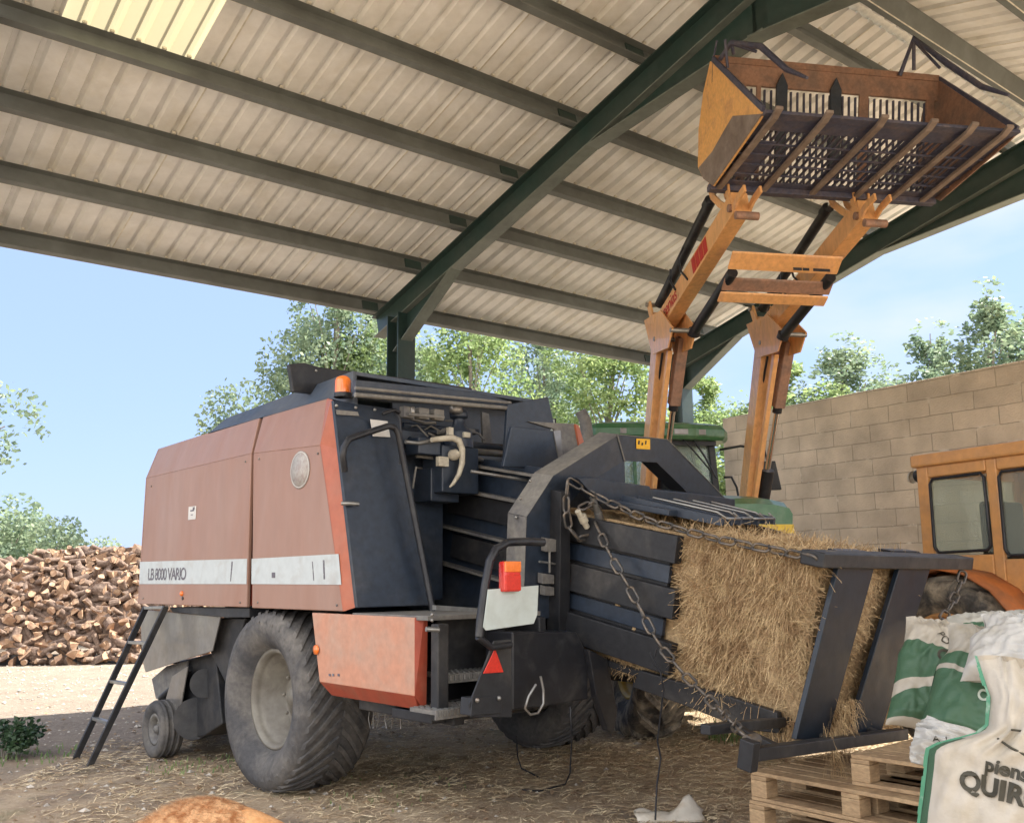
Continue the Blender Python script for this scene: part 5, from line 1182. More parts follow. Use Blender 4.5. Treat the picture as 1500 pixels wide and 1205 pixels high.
# cab
cx_, hw_ = 3.60, 0.80; fF, fB = -10.55, -12.1; zb, zt = 1.75, 3.02
mb = MB()
base = [(cx_ - hw_, fB), (cx_ - hw_, fF - .1), (cx_ - hw_*.8, fF), (cx_ + hw_*.8, fF), (cx_ + hw_, fF - .1), (cx_ + hw_, fB)]
mb.prism([tr(l_, f_, 1.0) for l_, f_ in base], Z*0.55); mb.build('cab_base', m_green, gt, 0.02)
def post(l0, f0, l1, f1, w_=0.05, m_=m_black):
    mb = MB(); mb.bar(tr(l0, f0, 1.5), tr(l1, f1, zt + .02), w_, w_*1.3, up=H); mb.build('cab_pillar', m_, gt, 0.006)
post(cx_ + .76, fF - .1, cx_ + .68, fF - .16, .075); post(cx_ - .76, fF - .1, cx_ - .68, fF - .16, .06)
post(cx_ + .78, -11.4, cx_ + .72, -11.4, .045); post(cx_ - .78, -11.4, cx_ - .72, -11.4, .045, m_green); post(cx_ - .76, fB, cx_ - .68, fB, .07); post(cx_ + .76, fB, cx_ + .68, fB, .07)
post(cx_ - .30, fF + .0, cx_ - .28, fF - .1, .035, m_green)
def glass(pts, name='cab_window', mm=None):
    mb = MB(); n_ = (pts[1]-pts[0]).cross(pts[2]-pts[0]).normalized(); mb.prism(pts, n_*0.006); return mb.build(name, mm or m_glass, gt)
glass([tr(cx_ - .72, fF - .1, 1.55), tr(cx_ + .72, fF - .1, 1.55), tr(cx_ + .65, fF - .16, zt), tr(cx_ - .65, fF - .16, zt)], 'windscreen')
for s_ in (-1, 1):
    glass([tr(cx_ + s_*.775, fF - .12, 1.55), tr(cx_ + s_*.775, -11.38, 1.55), tr(cx_ + s_*.70, -11.38, zt), tr(cx_ + s_*.68, fF - .18, zt)])
    glass([tr(cx_ + s_*.775, -11.42, 1.55), tr(cx_ + s_*.765, fB, 1.55), tr(cx_ + s_*.68, fB, zt), tr(cx_ + s_*.70, -11.42, zt)])
glass([tr(cx_ - .72, fB, 1.6), tr(cx_ + .72, fB, 1.6), tr(cx_ + .65, fB, zt), tr(cx_ - .65, fB, zt)], 'rear_window')
# roof: rounded slab with work-light niches
mb = MB(); rp_ = [(-.86, fB-.02), (-.90, fB + .3), (-.90, fF - .15), (-.78, fF + .06), (-.4, fF + .13), (.4, fF + .13), (.78, fF + .06), (.90, fF - .15), (.90, fB + .3), (.86, fB - .02)]
lay = [(0.97, 3.04), (1.0, 3.08), (1.0, 3.17), (0.96, 3.22), (0.80, 3.26)]
ctr_f = (fF + fB)/2; vs = []
for k_, z_ in lay: vs += [tr(cx_ + x*k_, ctr_f + (f_ - ctr_f)*k_, z_) for x, f_ in rp_]
m = len(rp_); mb.add(vs, [(i*m+k, i*m+(k+1)%m, (i+1)*m+(k+1)%m, (i+1)*m+k) for i in range(4) for k in range(m)] + [tuple(range(m-1, -1, -1)), tuple(range(4*m, 5*m))])
rf = mb.build('cab_roof', m_green, gt, 0.01)
for dx in (-0.42, 0.22, 0.44):
    mb = MB(); mb.box(tr(cx_ + dx, fF + .135 - abs(dx)*.05, 3.125), L*0.085, H*0.01, Z*0.032); mb.build('work_light', m_galv, rf, 0.004)
mb = MB(); mb.box(tr(cx_, fF - .2, 3.02), L*0.70, H*0.18, Z*0.03); mb.build('visor', m_black, gt)
# inside
mb = MB(); mb.box(tr(cx_, -11.6, 1.75), L*.26, H*.22, Z*.12); mb.box(tr(cx_, -11.85, 2.15), L*.25, H*.06, Z*.34); mb.build('seat', m_seat, gt, 0.04)
mb = MB(); mb.box(tr(cx_, -10.8, 1.75), L*.22, H*.14, Z*.25); mb.build('dashboard', m_seat, gt, 0.03)
mb = MB(); sc_ = tr(cx_, -11.05, 2.08); axs = (H*0.5 - Z*0.85).normalized(); e1 = L; e2 = axs.cross(e1); mb.tube([sc_ + (e1*math.cos(t*.3142) + e2*math.sin(t*.3142))*.2 for t in range(21)], .016, 8, False); mb.cyl(sc_, tr(cx_, -10.85, 1.9), .02, 8); mb.cyl(sc_ - e1*.2, sc_ + e1*.2, .012, 6); mb.build('steering_wheel', m_black, gt)
mb = MB(); mb.tube([FP(1013, 640, fF + .03), FP(1032, 668, fF + .06), FP(1048, 697, fF + .08)], .012, 6); mb.tube([FP(984, 626, fF + .04), FP(1016, 660, fF + .06), FP(1050, 700, fF + .08)], .010, 6); mb.build('wiper', m_black, gt)
for s_ in (-1, 1):
    mb = MB(); mb.tube([tr(cx_ + s_*.78, fF - .1, 2.95), tr(cx_ + s_*.95, fF + .1, 2.97), tr(cx_ + s_*1.22, fF + .16, 2.93), tr(cx_ + s_*1.25, fF + .16, 2.75)], .014, 6); mb.build('mirror_arm', m_black, gt)
    mb = MB(); mb.box(tr(cx_ + s_*1.25, fF + .16, 2.62), (L*.8 + H*.3*s_).normalized()*0.105, H*.03, (Z - L*.18*s_).normalized()*.17); mo = mb.build('mirror', m_black, gt, 0.01)
    mb = MB(); mb.box(tr(cx_ + s_*1.25, fF + .16 - .032, 2.62), L*0.085, H*.003, Z*.14); mb.build('mirror_glass', m_chrome, mo)
mb = MB(); mb.tube([tr(cx_ + .80, fF - .08, 2.62), tr(cx_ + .88, fF - .04, 2.62), tr(cx_ + .93, fF - .02, 2.5), tr(cx_ + .98, fF, 2.1), tr(cx_ + 1.0, fF, 1.9)], .014, 6); mb.build('grab_handle', m_black, gt)
# exhaust stack at the left front of the cab
mb = MB(); ex = tr(2.52, -9.75, 0); mb.tube([ex + Z*1.9, ex + Z*3.0, ex + Z*3.12 - L*.01, ex + Z*3.22 - L*.06 - H*.0], [.07, .07, .065, .062], 16); eo = mb.build('exhaust_pipe', m_dustmetal, gt)
mb = MB(); mb.lathe(ex + Z*3.22 - L*.06, (Z - L*.5).normalized(), [(0, .058), (.004, .04), (.004, .001)], 16); mb.build('exhaust_mouth', m_black, eo)
mb = MB(); mb.tube([tr(2.8, -10.35, 3.05), tr(2.45, -10.3, 3.0), tr(2.2, -10.3, 3.1)], .012, 6); mb.build('lamp_arm', m_black, gt)
mb = MB(); mb.box(tr(2.18, -10.3, 3.14), L*.13, H*.04, Z*.085); wl = mb.build('work_light', m_black, gt, 0.01); mb = MB(); mb.box(tr(2.18, -10.255, 3.14), L*.11, H*.004, Z*.07); mb.build('lens', m_white, wl)
# fenders
for s_, l_ in ((-1, 2.72), (1, 4.70)):
    mb = MB(); vs = []
    for k in range(9):
        an = R_(10 + k*17); 
        for dl in (-.30, .30): vs.append(tr(l_ + dl, -11.7 + math.cos(an)*1.02, .93 + math.sin(an)*1.02))
    mb.add(vs, [(2*k, 2*k+1, 2*k+3, 2*k+2) for k in range(8)], True); fo = mb.build('fender', m_green, gt); md = fo.modifiers.new('s', 'SOLIDIFY'); md.thickness = 0.03

# loader arms: every point taken in the arm's own upright plane
def fzp(x, y, l=3.25): p = LP(x, y, l); return p.dot(H), p.z
def A3(l, fz_): return tr(l, fz_[0], fz_[1])
knee = fzp(973, 476); tipp = fzp(1085, 296); foot = (-10.10, 1.95)
for l_, lab in ((3.25, 'loader arm on the left, with red lettering on its orange side'), (4.41, 'loader arm on the right')):
    la_ = thing('loader_arm', None, None, (0, 0, 0)); la_.parent = gt; la_.location = tr(l_, foot[0], foot[1]) - root_off(gt); la_['label'] = lab
    def beam(p, q, w_, h_, name, m_=m_loader, par=la_, bev=0.006):
        mb = MB(); mb.bar(A3(l_, p), A3(l_, q), w_, h_, up=H if abs(p[0]-q[0]) < abs(p[1]-q[1]) else Z); return mb.build(name, m_, par, bev)
    kn1 = (knee[0] + .02, knee[1] + .12)
    beam(foot, kn1, 0.165, 0.19, 'mast_beam'); beam((foot[0]+.10, foot[1]), (knee[0] + .13, knee[1]-.30), 0.05, 0.07, 'mast_rib', m_loader)
    bm_ = beam((knee[0]-.02, knee[1]), tipp, 0.15, 0.20, 'boom_beam')
    # knee bracket links and plates
    for dl in (-.10, .10):
        mb = MB(); mb.bar(tr(l_ + dl, *fzp(964, 445)), tr(l_ + dl, *fzp(976, 500)), 0.025, 0.09, up=H); mb.build('knee_link', m_loader, la_, 0.006)
    mb = MB()
    for dl in (-.12, .12): mb.prism([tr(l_ + dl - .008, *fzp(x, y)) for x, y in ((960, 470), (985, 455), (1003, 480), (996, 510), (972, 520))], L*0.016)
    mb.build('knee_plate', m_loader, la_, 0.003)
    for (x, y) in ((964, 447), (976, 497), (1001, 484)):
        mb = MB(); mb.cyl(tr(l_ - .135, *fzp(x, y)), tr(l_ + .135, *fzp(x, y)), 0.024, 10); mb.build('pin', m_steel, la_)
    # bucket cylinder above, levelling cylinder below
    mb = MB(); mb.cyl(A3(l_ - .0, fzp(966, 446)), A3(l_, fzp(1040, 296)), 0.050, 16); mb.cyl(A3(l_, fzp(1036, 302)), A3(l_, fzp(1041, 293)), 0.056, 16); cyo = mb.build('bucket_cylinder', m_black, la_)
    mb = MB(); mb.cyl(A3(l_, fzp(1038, 298)), A3(l_, fzp(1058, 262)), 0.022, 12); mb.build('cylinder_rod', m_chrome, cyo)
    mb = MB(); dx_ = .11 if l_ < 4 else -.11; mb.cyl(tr(l_ + dx_, *fzp(1000, 487)), tr(l_ + dx_, *fzp(1056, 398)), 0.050, 16); mb.cyl(tr(l_+dx_, *fzp(1000, 490)), tr(l_+dx_, *fzp(1002, 482)), 0.062, 12); cy2 = mb.build('levelling_cylinder', m_black, la_)
    # lift cylinder down the inner face of the mast
    ps, pe = (knee[0] + .20, knee[1] - .18), (foot[0] + .32, foot[1] + .55)
    def lr(q): return tr(l_ + .12, ps[0] + (pe[0]-ps[0])*q, ps[1] + (pe[1]-ps[1])*q)
    mb = MB(); mb.bar(lr(0), lr(.46), 0.11, 0.12, up=H); mb.build('cylinder_cover', m_loaderd, la_, 0.008)
    mb = MB(); mb.cyl(lr(.92), lr(1.25), 0.075, 16); lco = mb.build('lift_cylinder', m_black, la_); mb = MB(); mb.cyl(lr(.44), lr(.50), 0.05, 14); mb.build('rod_collar', m_black, lco)
    mb = MB(); mb.cyl(lr(.48), lr(.94), 0.030, 12); mb.build('cylinder_rod', m_chrome, lco)
    # forked head that carries the bucket
    for k, pts in enumerate((((1080, 308), (1066, 300), (1054, 288), (1050, 270)), ((1083, 305), (1078, 290), (1076, 270)), ((1085, 308), (1092, 292), (1103, 276)))):
        pp = [fzp(x, y) for x, y in pts]
        for dl in (-.07, .07):
            mb = MB()
            for i in range(len(pp)-1): mb.bar(tr(l_ + dl, *pp[i]), tr(l_ + dl, *pp[i+1]), 0.022, 0.062, up=Z if abs(pp[i][0]-pp[i+1][0]) > .05 else H)
            mb.build('fork_link', m_loader, la_, 0.003)
    mb = MB(); mb.cyl(tr(l_ - .10, *fzp(1083, 306)), tr(l_ + .10, *fzp(1083, 306)), 0.035, 14); mb.build('pivot_pin', m_loaderd, la_); mb = MB(); mb.cyl(tr(l_ - .10, *fzp(1094, 316)), tr(l_ + .10, *fzp(1094, 316)), 0.035, 14); mb.build('pivot_pin', m_loaderd, la_, 0.004)
    mb = MB(); mb.tube([tr(l_ - .08, *fzp(1013, 362)), tr(l_ - .1, *fzp(1008, 380)), tr(l_ - .1, *fzp(1012, 398)), tr(l_ - .08, *fzp(1019, 410))], .011, 6); mb.tube([tr(l_ - .10, *fzp(996, 395)), tr(l_ - .1, *fzp(996, 412)), tr(l_ - .09, *fzp(1002, 425))], .011, 6)
    mb.tube([tr(l_ - .04, foot[0] + .1, foot[1] + .1), tr(l_ + .02, foot[0] + .28, foot[1] + .45), tr(l_ - .02, foot[0] + .30, foot[1] + .9), tr(l_ - .03, knee[0], knee[1] - .3)], .012, 6); mb.build('hydraulic_hose', m_black, la_)
    if l_ < 4:
        dB = (A3(l_, tipp) - A3(l_, knee)); bx = dB.normalized(); by = L.cross(bx); by = by if by.z > 0 else -by
        o1 = A3(l_ - .078, (knee[0], knee[1])) + bx*0.22 - by*0.055
        text_mesh('tenias', 0.20, m_redtxt, 'lettering', bm_, o1, bx, by, space=0.9, bold=.002)
        mb = MB(); 
        for i in range(4): mb.box(A3(l_ - .078, knee) + bx*(1.14 + i*.10), bx*.042, by*.075, L*.002)
        mb.build('red_block_sign', m_redtxt, bm_)
    mb = MB(); mb.box(tr(l_, foot[0] - .1, 1.5), L*.11, H*.22, Z*.55); mb.build('mounting_bracket', m_black, la_, 0.01)
# cross beams between the arms
for k, (pa, pb_) in enumerate((((1063, 370), (1056, 394)), ((1052, 408), (1047, 425)), ((1046, 429), (1041, 442)))):
    p, q = fzp(*pa), fzp(*pb_); mb = MB(); mb.prism([tr(3.31, *p), tr(4.36, *p), tr(4.36, *q), tr(3.31, *q)], (H*0.4 + Z*0.9)*0.02); mb.build('cross_beam', m_loader if k != 1 else m_loaderd, gt, 0.006)
mb = MB(); p = fzp(1062, 385)
for (x, w_) in ((3.92, .04), (4.0, .03), (4.12, .05), (4.2, .03)): mb.box(tr(x, p[0] + .02, p[1] - .03), L*w_, H*.004, Z*.012)
mb.build('paint_scratch', m_black, gt)
# bucket
bk = thing('bucket', None, None, (0, 0, 0)); bk.parent = gt; LB0, LB1 = 3.02, 5.14
pB = fzp(1038, 272, LB0); pF = fzp(1118, 166, LB0); pT = fzp(1043, 89, LB0); pT2 = (pT[0] + .05, pT[1] - .22)
bk.location = tr(LB0, *pB) - root_off(gt); bk['label'] = 'wide grab bucket with slatted back and toothed floor, held up under the roof'
dF = V3((0, pF[0]-pB[0], pF[1]-pB[1])); 
def bp(l, a_, b_):               # a_ along floor, b_ up the back
    return tr(l, pB[0] + (pF[0]-pB[0])*a_ + (pT[0]-pB[0])*b_, pB[1] + (pF[1]-pB[1])*a_ + (pT[1]-pB[1])*b_)
for l_, s_ in ((LB0, 1), (LB1, -1)):
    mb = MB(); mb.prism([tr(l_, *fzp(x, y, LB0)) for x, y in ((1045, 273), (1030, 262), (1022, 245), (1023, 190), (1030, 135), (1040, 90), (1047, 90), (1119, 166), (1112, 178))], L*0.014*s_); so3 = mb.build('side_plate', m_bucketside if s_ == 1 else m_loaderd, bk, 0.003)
    mb = MB(); mb.prism([tr(l_ - .006*s_, *fzp(x, y, LB0)) for x, y in ((1045, 272), (1031, 262), (1024, 246), (1044, 222), (1062, 190), (1074, 170), (1117, 167), (1111, 177))], L*0.004*s_); mb.build('wear_plate', m_bucketgrey, so3, 0.002)
    mb = MB(); mb.bar(bp(l_, .02, 1.0), bp(l_, 1.0, .03), .045, .02, up=L); mb.build('rim_bar', m_bucketd, so3)
# top back beam
mb = MB(); mb.prism([bp(LB0, .0, 1.0), bp(LB0, .0, .815), bp(LB1, .0, .815), bp(LB1, .0, 1.0)], H*0.03); mb.bar(bp(LB0, .02, 1.0), bp(LB1, .02, 1.0), .06, .03, up=H); mb.build('back_beam', m_loaderd, bk, 0.004)
# slatted back
nbk = 34
for k in range(nbk):
    l_ = LB0 + .06 + (LB1 - LB0 - .12)*k/(nbk-1); mb = MB(); j = random.uniform(-.012, .012)
    mb.bar(bp(l_, .0, .80), bp(l_ + j, .02, .03), .014, .02, up=H); mb.build('back_bar', m_bucketd, bk)
for l_, w_ in ((3.28, .045), (3.44, .02), (4.42, .045), (5.06, .04)):
    mb = MB(); mb.prism([bp(l_ - w_, .01, .85), bp(l_ + w_, .01, .85), bp(l_ + w_, .01, .0), bp(l_ - w_, .01, .0)], H*.02); mb.build('back_strap', m_loaderd, bk, 0.003)
for l_ in (3.64, 4.14): 
    mb = MB(); mb.prism([bp(l_ - .05, .03, .82), bp(l_, .03, .92), bp(l_ + .05, .03, .82), bp(l_ + .05, .03, .1), bp(l_ - .05, .03, .1)], H*.03); mb.build('clamp_finger', m_navy, bk, 0.003)
# floor: sheet strips leaving openings crossed by bars
FC = [(0.0, .22), (.62, .80)]
mb = MB()
def fl_(l0, l1, a0, a1, m2=None): (m2 or mb).prism([bp(l0, a0, 0), bp(l1, a0, 0), bp(l1, a1, 0), bp(l0, a1, 0)], Z*0.012)
fl_(LB0, LB1, -0.02, .10); fl_(LB0, LB1, .80, .99); fl_(LB0, 3.30, .16, .66); 
for (a_, b_) in ((LB0, 3.14), (3.47, 3.53), (3.93, 4.03), (4.32, 4.39), (4.66, 4.74), (4.96, LB1)): fl_(a_, b_, .10, .80)
mb.build('floor_sheet', m_bucketd, bk, 0.002)
for k in range(34):
    l_ = LB0 + .05 + (LB1-LB0-.1)*k/33; mb = MB(); mb.bar(bp(l_, .02, .012), bp(l_ + random.uniform(-.01, .01), .98, .012), .014, .018); mb.build('floor_bar', m_bucketd, bk)
for k in range(4):
    mb = MB(); a_ = .22 + k*.14; mb.bar(bp(LB0, a_, -.005), bp(LB1, a_, -.005), .012, .014); mb.build('cross_rod', m_bucketd, bk)
for k, l_ in enumerate((3.10, 3.50, 3.95, 4.36, 4.70, 5.0)):
    mb = MB(); mb.prism([bp(l_ - .026, .0, -.02), bp(l_ + .026, .0, -.02), bp(l_ + .026, 1.02, -.02), bp(l_ + .03, 1.10, .0), bp(l_ - .03, 1.10, .0), bp(l_ - .026, 1.02, -.02)], -Z*.025); mb.build('tine_bar', m_bucketgrey, bk, 0.004)
mb = MB(); mb.bar(bp(LB0, .99, 0), bp(LB1, .99, 0), .10, .025); mb.build('cutting_edge', m_bucketd, bk, 0.003)
mb = MB(); mb.bar(bp(LB0, .0, -.02), bp(LB1, .0, -.02), .08, .05); mb.build('heel_beam', m_bucketd, bk, 0.004)
# upper clamp claws
for l_, dz in ((LB0 + .1, .0), (LB1 - .35, .0)):
    mb = MB(); q = [bp(l_ - .05, .05, .98), bp(l_, .16, 1.22 if l_ > 4 else 1.05), bp(l_ + .14, .42, .86), bp(l_ + .18, .8, .45), bp(l_ + .2, 1.08, .22)]; mb.tube(q, [.02, .022, .028, .024, .012], 8)
    mb.tube([bp(l_ + .05, .10, 1.0), bp(l_, .16, 1.22 if l_ > 4 else 1.05)], .016, 6); mb.tube([bp(l_ + .0, .16, 1.2 if l_ > 4 else 1.04), bp(l_ + .16, .30, .9)], .014, 6); mb.build('clamp_claw', m_bucketd, bk)
mb = MB(); mb.tube([LP(1062, 58, LB0), LP(1066, 100, LB0 + .05)], .012, 6); mb.tube([LP(1046, 82, LB0), LP(1050, 60, LB0+.02)], .008, 6); mb.build('bent_rod', m_bucketd, bk)

# ---------------------------------------------------------------- orange tractor
ow = ray(60, 840); ow.z = 0; ow.normalize(); on = V3((ow.y, -ow.x, 0)); OP = onY((1345, 700), 8.5); OP.z = 0
def ot(w_, n_, z): return OP + ow*w_ + on*n_ + Z*z
def OW(x, y, n_=0.0): p = onpl((x, y), OP + on*n_, on); return p
ort = thing('orange_tractor', 'old orange tractor with a boxy glazed cab, parked against the block wall', 'tractor', ot(-1, .7, 0))
def w_of(x, y, n_=0): return (OW(x, y, n_) - OP).dot(ow)
WL = w_of(1345, 700)
mb = MB(); roof = [OW(1344, 684), OW(1353, 681)]
zr = OW(1400, 678).z; wr1 = -1.62
# roof slab
mb.box(ot((WL + wr1)/2, .66, 2.47), ow*((WL - wr1)/2 + .03), on*.72, Z*.055); ro_ = mb.build('cab_roof', m_otr, ort, 0.02)
# side shell: frame with real openings
def shell(n_, name):
    mb = MB(); th = on*0.04
    zt_, zb_ = 2.43, 1.50
    def zq(z): return z
    wins = [(WL - .12, -.70), (-.80, -1.45)]
    def bx(w0, w1, z0, z1): mb.box(ot((w0+w1)/2, n_, (z0+z1)/2), ow*abs(w0-w1)/2, on*.02, Z*(z1-z0)/2)
    bx(WL, WL - .12, 1.30, zt_); bx(-.70, -.80, 1.30, zt_); bx(-1.45, -1.60, 1.0, zt_); bx(WL - .12, -.70, 2.32, zt_); bx(-.80, -1.45, 2.32, zt_); bx(WL - .12, -.70, 1.42, 1.64); bx(-.80, -1.45, 1.0, 1.60)
    o = mb.build(name, m_otr, ort, 0.012)
    for (w0, w1) in wins:
        z0 = 1.66 if w0 > -.75 else 1.62
        g = MB(); g.prism([ot(w0 - .01, n_ - .004, z0), ot(w0 - .01, n_ - .004, 2.30), ot(w1 + .01, n_ - .004, 2.30), ot(w1 + .01, n_ - .004, z0)], on*0.006)
        fr_ = MB(); pts = [ot(w0 - .03, n_ - .022, z0 + .03), ot(w0 - .015, n_ - .022, z0 + .06), ot(w0 - .02, n_ - .022, 2.26), ot(w0 - .05, n_ - .022, 2.30), ot(w1 + .05, n_ - .022, 2.305), ot(w1 + .02, n_ - .022, 2.27), ot(w1 + .015, n_ - .022, z0 + .05), ot(w1 + .05, n_ - .022, z0 + .015), ot(w0 - .06, n_ - .022, z0 + .005), ot(w0 - .03, n_ - .022, z0 + .03)]
        fr_.tube(pts, .014, 6, False); f_ = fr_.build('window_frame', m_black, o); g.build('pane', m_glass2, f_)
shell(0.0, 'cab_side'); shell(1.32, 'cab_side')
for wq in (WL - .01, -1.60):
    mb = MB()
    for (n0, n1, z0, z1) in ((0, .08, 1.2, 2.43), (1.24, 1.32, 1.2, 2.43), (.08, 1.24, 2.33, 2.43), (.08, 1.24, 1.2, 1.6)): mb.box(ot(wq, (n0+n1)/2, (z0+z1)/2), ow*.02, on*(n1-n0)/2, Z*(z1-z0)/2)
    eo_ = mb.build('cab_end', m_otr, ort, 0.01); g = MB(); g.prism([ot(wq, .08, 1.6), ot(wq, 1.24, 1.6), ot(wq, 1.24, 2.33), ot(wq, .08, 2.33)], ow*.006); g.build('pane', m_glass2, eo_)
mb = MB(); mb.box(ot(-.55, .66, 1.55), ow*.24, on*.25, Z*.07); mb.box(ot(-.30, .66, 1.85), ow*.05, on*.24, Z*.26); mb.build('seat', m_seat, ort, 0.03)
mb = MB(); mb.box(ot(-1.3, .66, 1.55), ow*.15, on*.3, Z*.3); sc_ = ot(-1.08, .66, 1.88); axs = (ow*.5 + Z*.8).normalized(); e2 = axs.cross(on); mb.tube([sc_ + (on*math.cos(t*.3142) + e2*math.sin(t*.3142))*.19 for t in range(21)], .014, 8, False); mb.build('steering_gear', m_black, ort)
# fender and body
mb = MB(); vs = []
cw, cz, rr_ = -.40, .72, .80
for k in range(10):
    an = R_(-5 + k*19)
    for dn in (-.36, .10): vs.append(ot(cw + math.cos(an)*rr_, dn, max(.55, cz + math.sin(an)*rr_)))
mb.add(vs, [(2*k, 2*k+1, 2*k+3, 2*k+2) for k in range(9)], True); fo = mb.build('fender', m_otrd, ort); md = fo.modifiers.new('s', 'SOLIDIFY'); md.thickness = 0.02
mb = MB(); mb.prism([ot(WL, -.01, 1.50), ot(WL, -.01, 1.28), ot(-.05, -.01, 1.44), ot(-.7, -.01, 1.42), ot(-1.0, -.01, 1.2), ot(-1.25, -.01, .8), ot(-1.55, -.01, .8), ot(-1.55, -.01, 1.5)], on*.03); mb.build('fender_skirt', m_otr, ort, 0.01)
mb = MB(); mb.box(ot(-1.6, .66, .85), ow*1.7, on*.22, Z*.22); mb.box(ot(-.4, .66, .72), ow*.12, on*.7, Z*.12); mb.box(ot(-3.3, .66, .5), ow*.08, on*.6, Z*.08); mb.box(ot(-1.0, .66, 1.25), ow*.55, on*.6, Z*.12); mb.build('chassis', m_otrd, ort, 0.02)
mb = MB(); mb.box(ot(-2.6, .66, 1.30), ow*.95, on*.30, Z*.28); mb.build('hood', m_otr, ort, 0.06)
wheel_local(ort, ot(-.40, -.16, .72), -on, .72, .40, .44, m_rubber2, m_otr, 'bar', 0.10, lugcount=19, lugh=0.035, mirror=1)
wheel_local(ort, ot(-.40, 1.48, .72), on, .72, .40, .44, m_rubber2, m_otr, 'bar', 0.10, lugcount=19, lugh=0.035, mirror=1)
wheel_local(ort, ot(-3.3, -.0, .46), -on, .46, .24, .25, m_rubber2, m_otr, 'ring', 0.08, n=32, hubr=.06)
wheel_local(ort, ot(-3.3, 1.32, .46), on, .46, .24, .25, m_rubber2, m_otr, 'ring', 0.08, n=32, hubr=.06)
mb = MB(); c_ = OW(1337, 699, .05); mb.lathe(c_ - ow*.02, -ow + Z*.1, [(0, .02), (.03, .055), (.09, .06), (.10, .05), (.10, .001)], 16); wl_ = mb.build('work_lamp', m_black, ort); mb = MB(); mb.lathe(c_ + ow*.0, ow + Z*.1, [(0, .055), (.02, .05), (.03, .001)], 16); mb.build('lamp_glass', m_plastic, wl_); 
mb = MB(); mb.tube([OW(1349, 702), OW(1351, 712), OW(1348, 720), OW(1350, 727)], .006, 5); mb.build('loose_cable', m_black, ort)

# ---------------------------------------------------------------- pallets
PZ = 0.148
def pallet(o, ex, ey, label, grp, lx=1.2, ly=0.8):
    """o corner on the ground side, ex long side, ey short side"""
    r = thing('wooden_pallet', label, 'pallet', o, grp); k = 0
    for i in range(7):
        y = ly*(i+.5)/7; mb = MB(); w_ = ly/7*random.uniform(.78, .92); mb.box(o + ex*lx/2 + ey*y + Z*(PZ - .010), ex*lx/2, ey*w_/2, Z*.010); mb.build('deck_board', m_wood, r, 0.003)
    for i in range(3):
        x = (.05, lx/2, lx - .05)[i]; mb = MB(); mb.box(o + ex*x + ey*ly/2 + Z*(PZ - .031), ex*.05, ey*ly/2, Z*.0105); mb.build('stringer_board', m_wood, r, 0.003)
        for j in range(3): 
            y = (.05, ly/2, ly - .05)[j]; mb = MB(); mb.box(o + ex*x + ey*y + Z*(.020 + .0425), ex*.05, ey*.05, Z*.0425); mb.build('block', m_wood, r, 0.004)
    for j in range(3):
        y = (.05, ly/2, ly - .05)[j]; mb = MB(); mb.box(o + ex*lx/2 + ey*y + Z*.010, ex*lx/2, ey*.05, Z*.0095); mb.build('bottom_board', m_wood, r, 0.003)
    return r
PG = 'stacked wooden pallets under the feed sacks'
cA = onz((1099, 1129), 3*(PZ + .002)); cA.z = 0
exA, eyA = U, -VV                       # deck boards run along U
rot = Matrix.Rotation(R_(2), 3, 'Z')
def pal(k, c0, lab, ang=0, dx=0, dy=0):
    rm_ = Matrix.Rotation(R_(ang), 3, 'Z'); return pallet(V3((c0.x, c0.y, 0)) + Z*(k*(PZ + .002) + .005) + U*dx - VV*dy, rm_ @ (-VV), rm_ @ U, lab, PG)
pal(0, cA, 'bottom pallet of the stack nearest the chute base', 2, .03, .02); pal(1, cA, 'middle pallet of the stack nearest the chute base', -1.5, .0, -.02); pal(2, cA, 'top bare pallet of the stack nearest the chute base', 0)
cB = onz((1245, 1103), 4*(PZ + .002) + .005); cB.z = 0
pal(3, V3((cB.x, cB.y, 0)), 'topmost pallet, carrying the green feed sacks', 3)
pal(2, V3((cB.x, cB.y, 0)) + U*.06, 'second pallet from the top in the stack beneath the green feed sacks', -2); pal(1, V3((cB.x, cB.y, 0)) + U*.02 + VV*.01, 'third pallet from the top beneath the green feed sacks', 1); pal(0, V3((cB.x, cB.y, 0)), 'lowest pallet in the stack beneath the green feed sacks', 0)
cD = V3((1.72, 1.85, 0)); pal(0, cD, 'lower pallet under the nearest white sack', 8); pal(1, cD, 'upper pallet under the nearest white sack', 6)

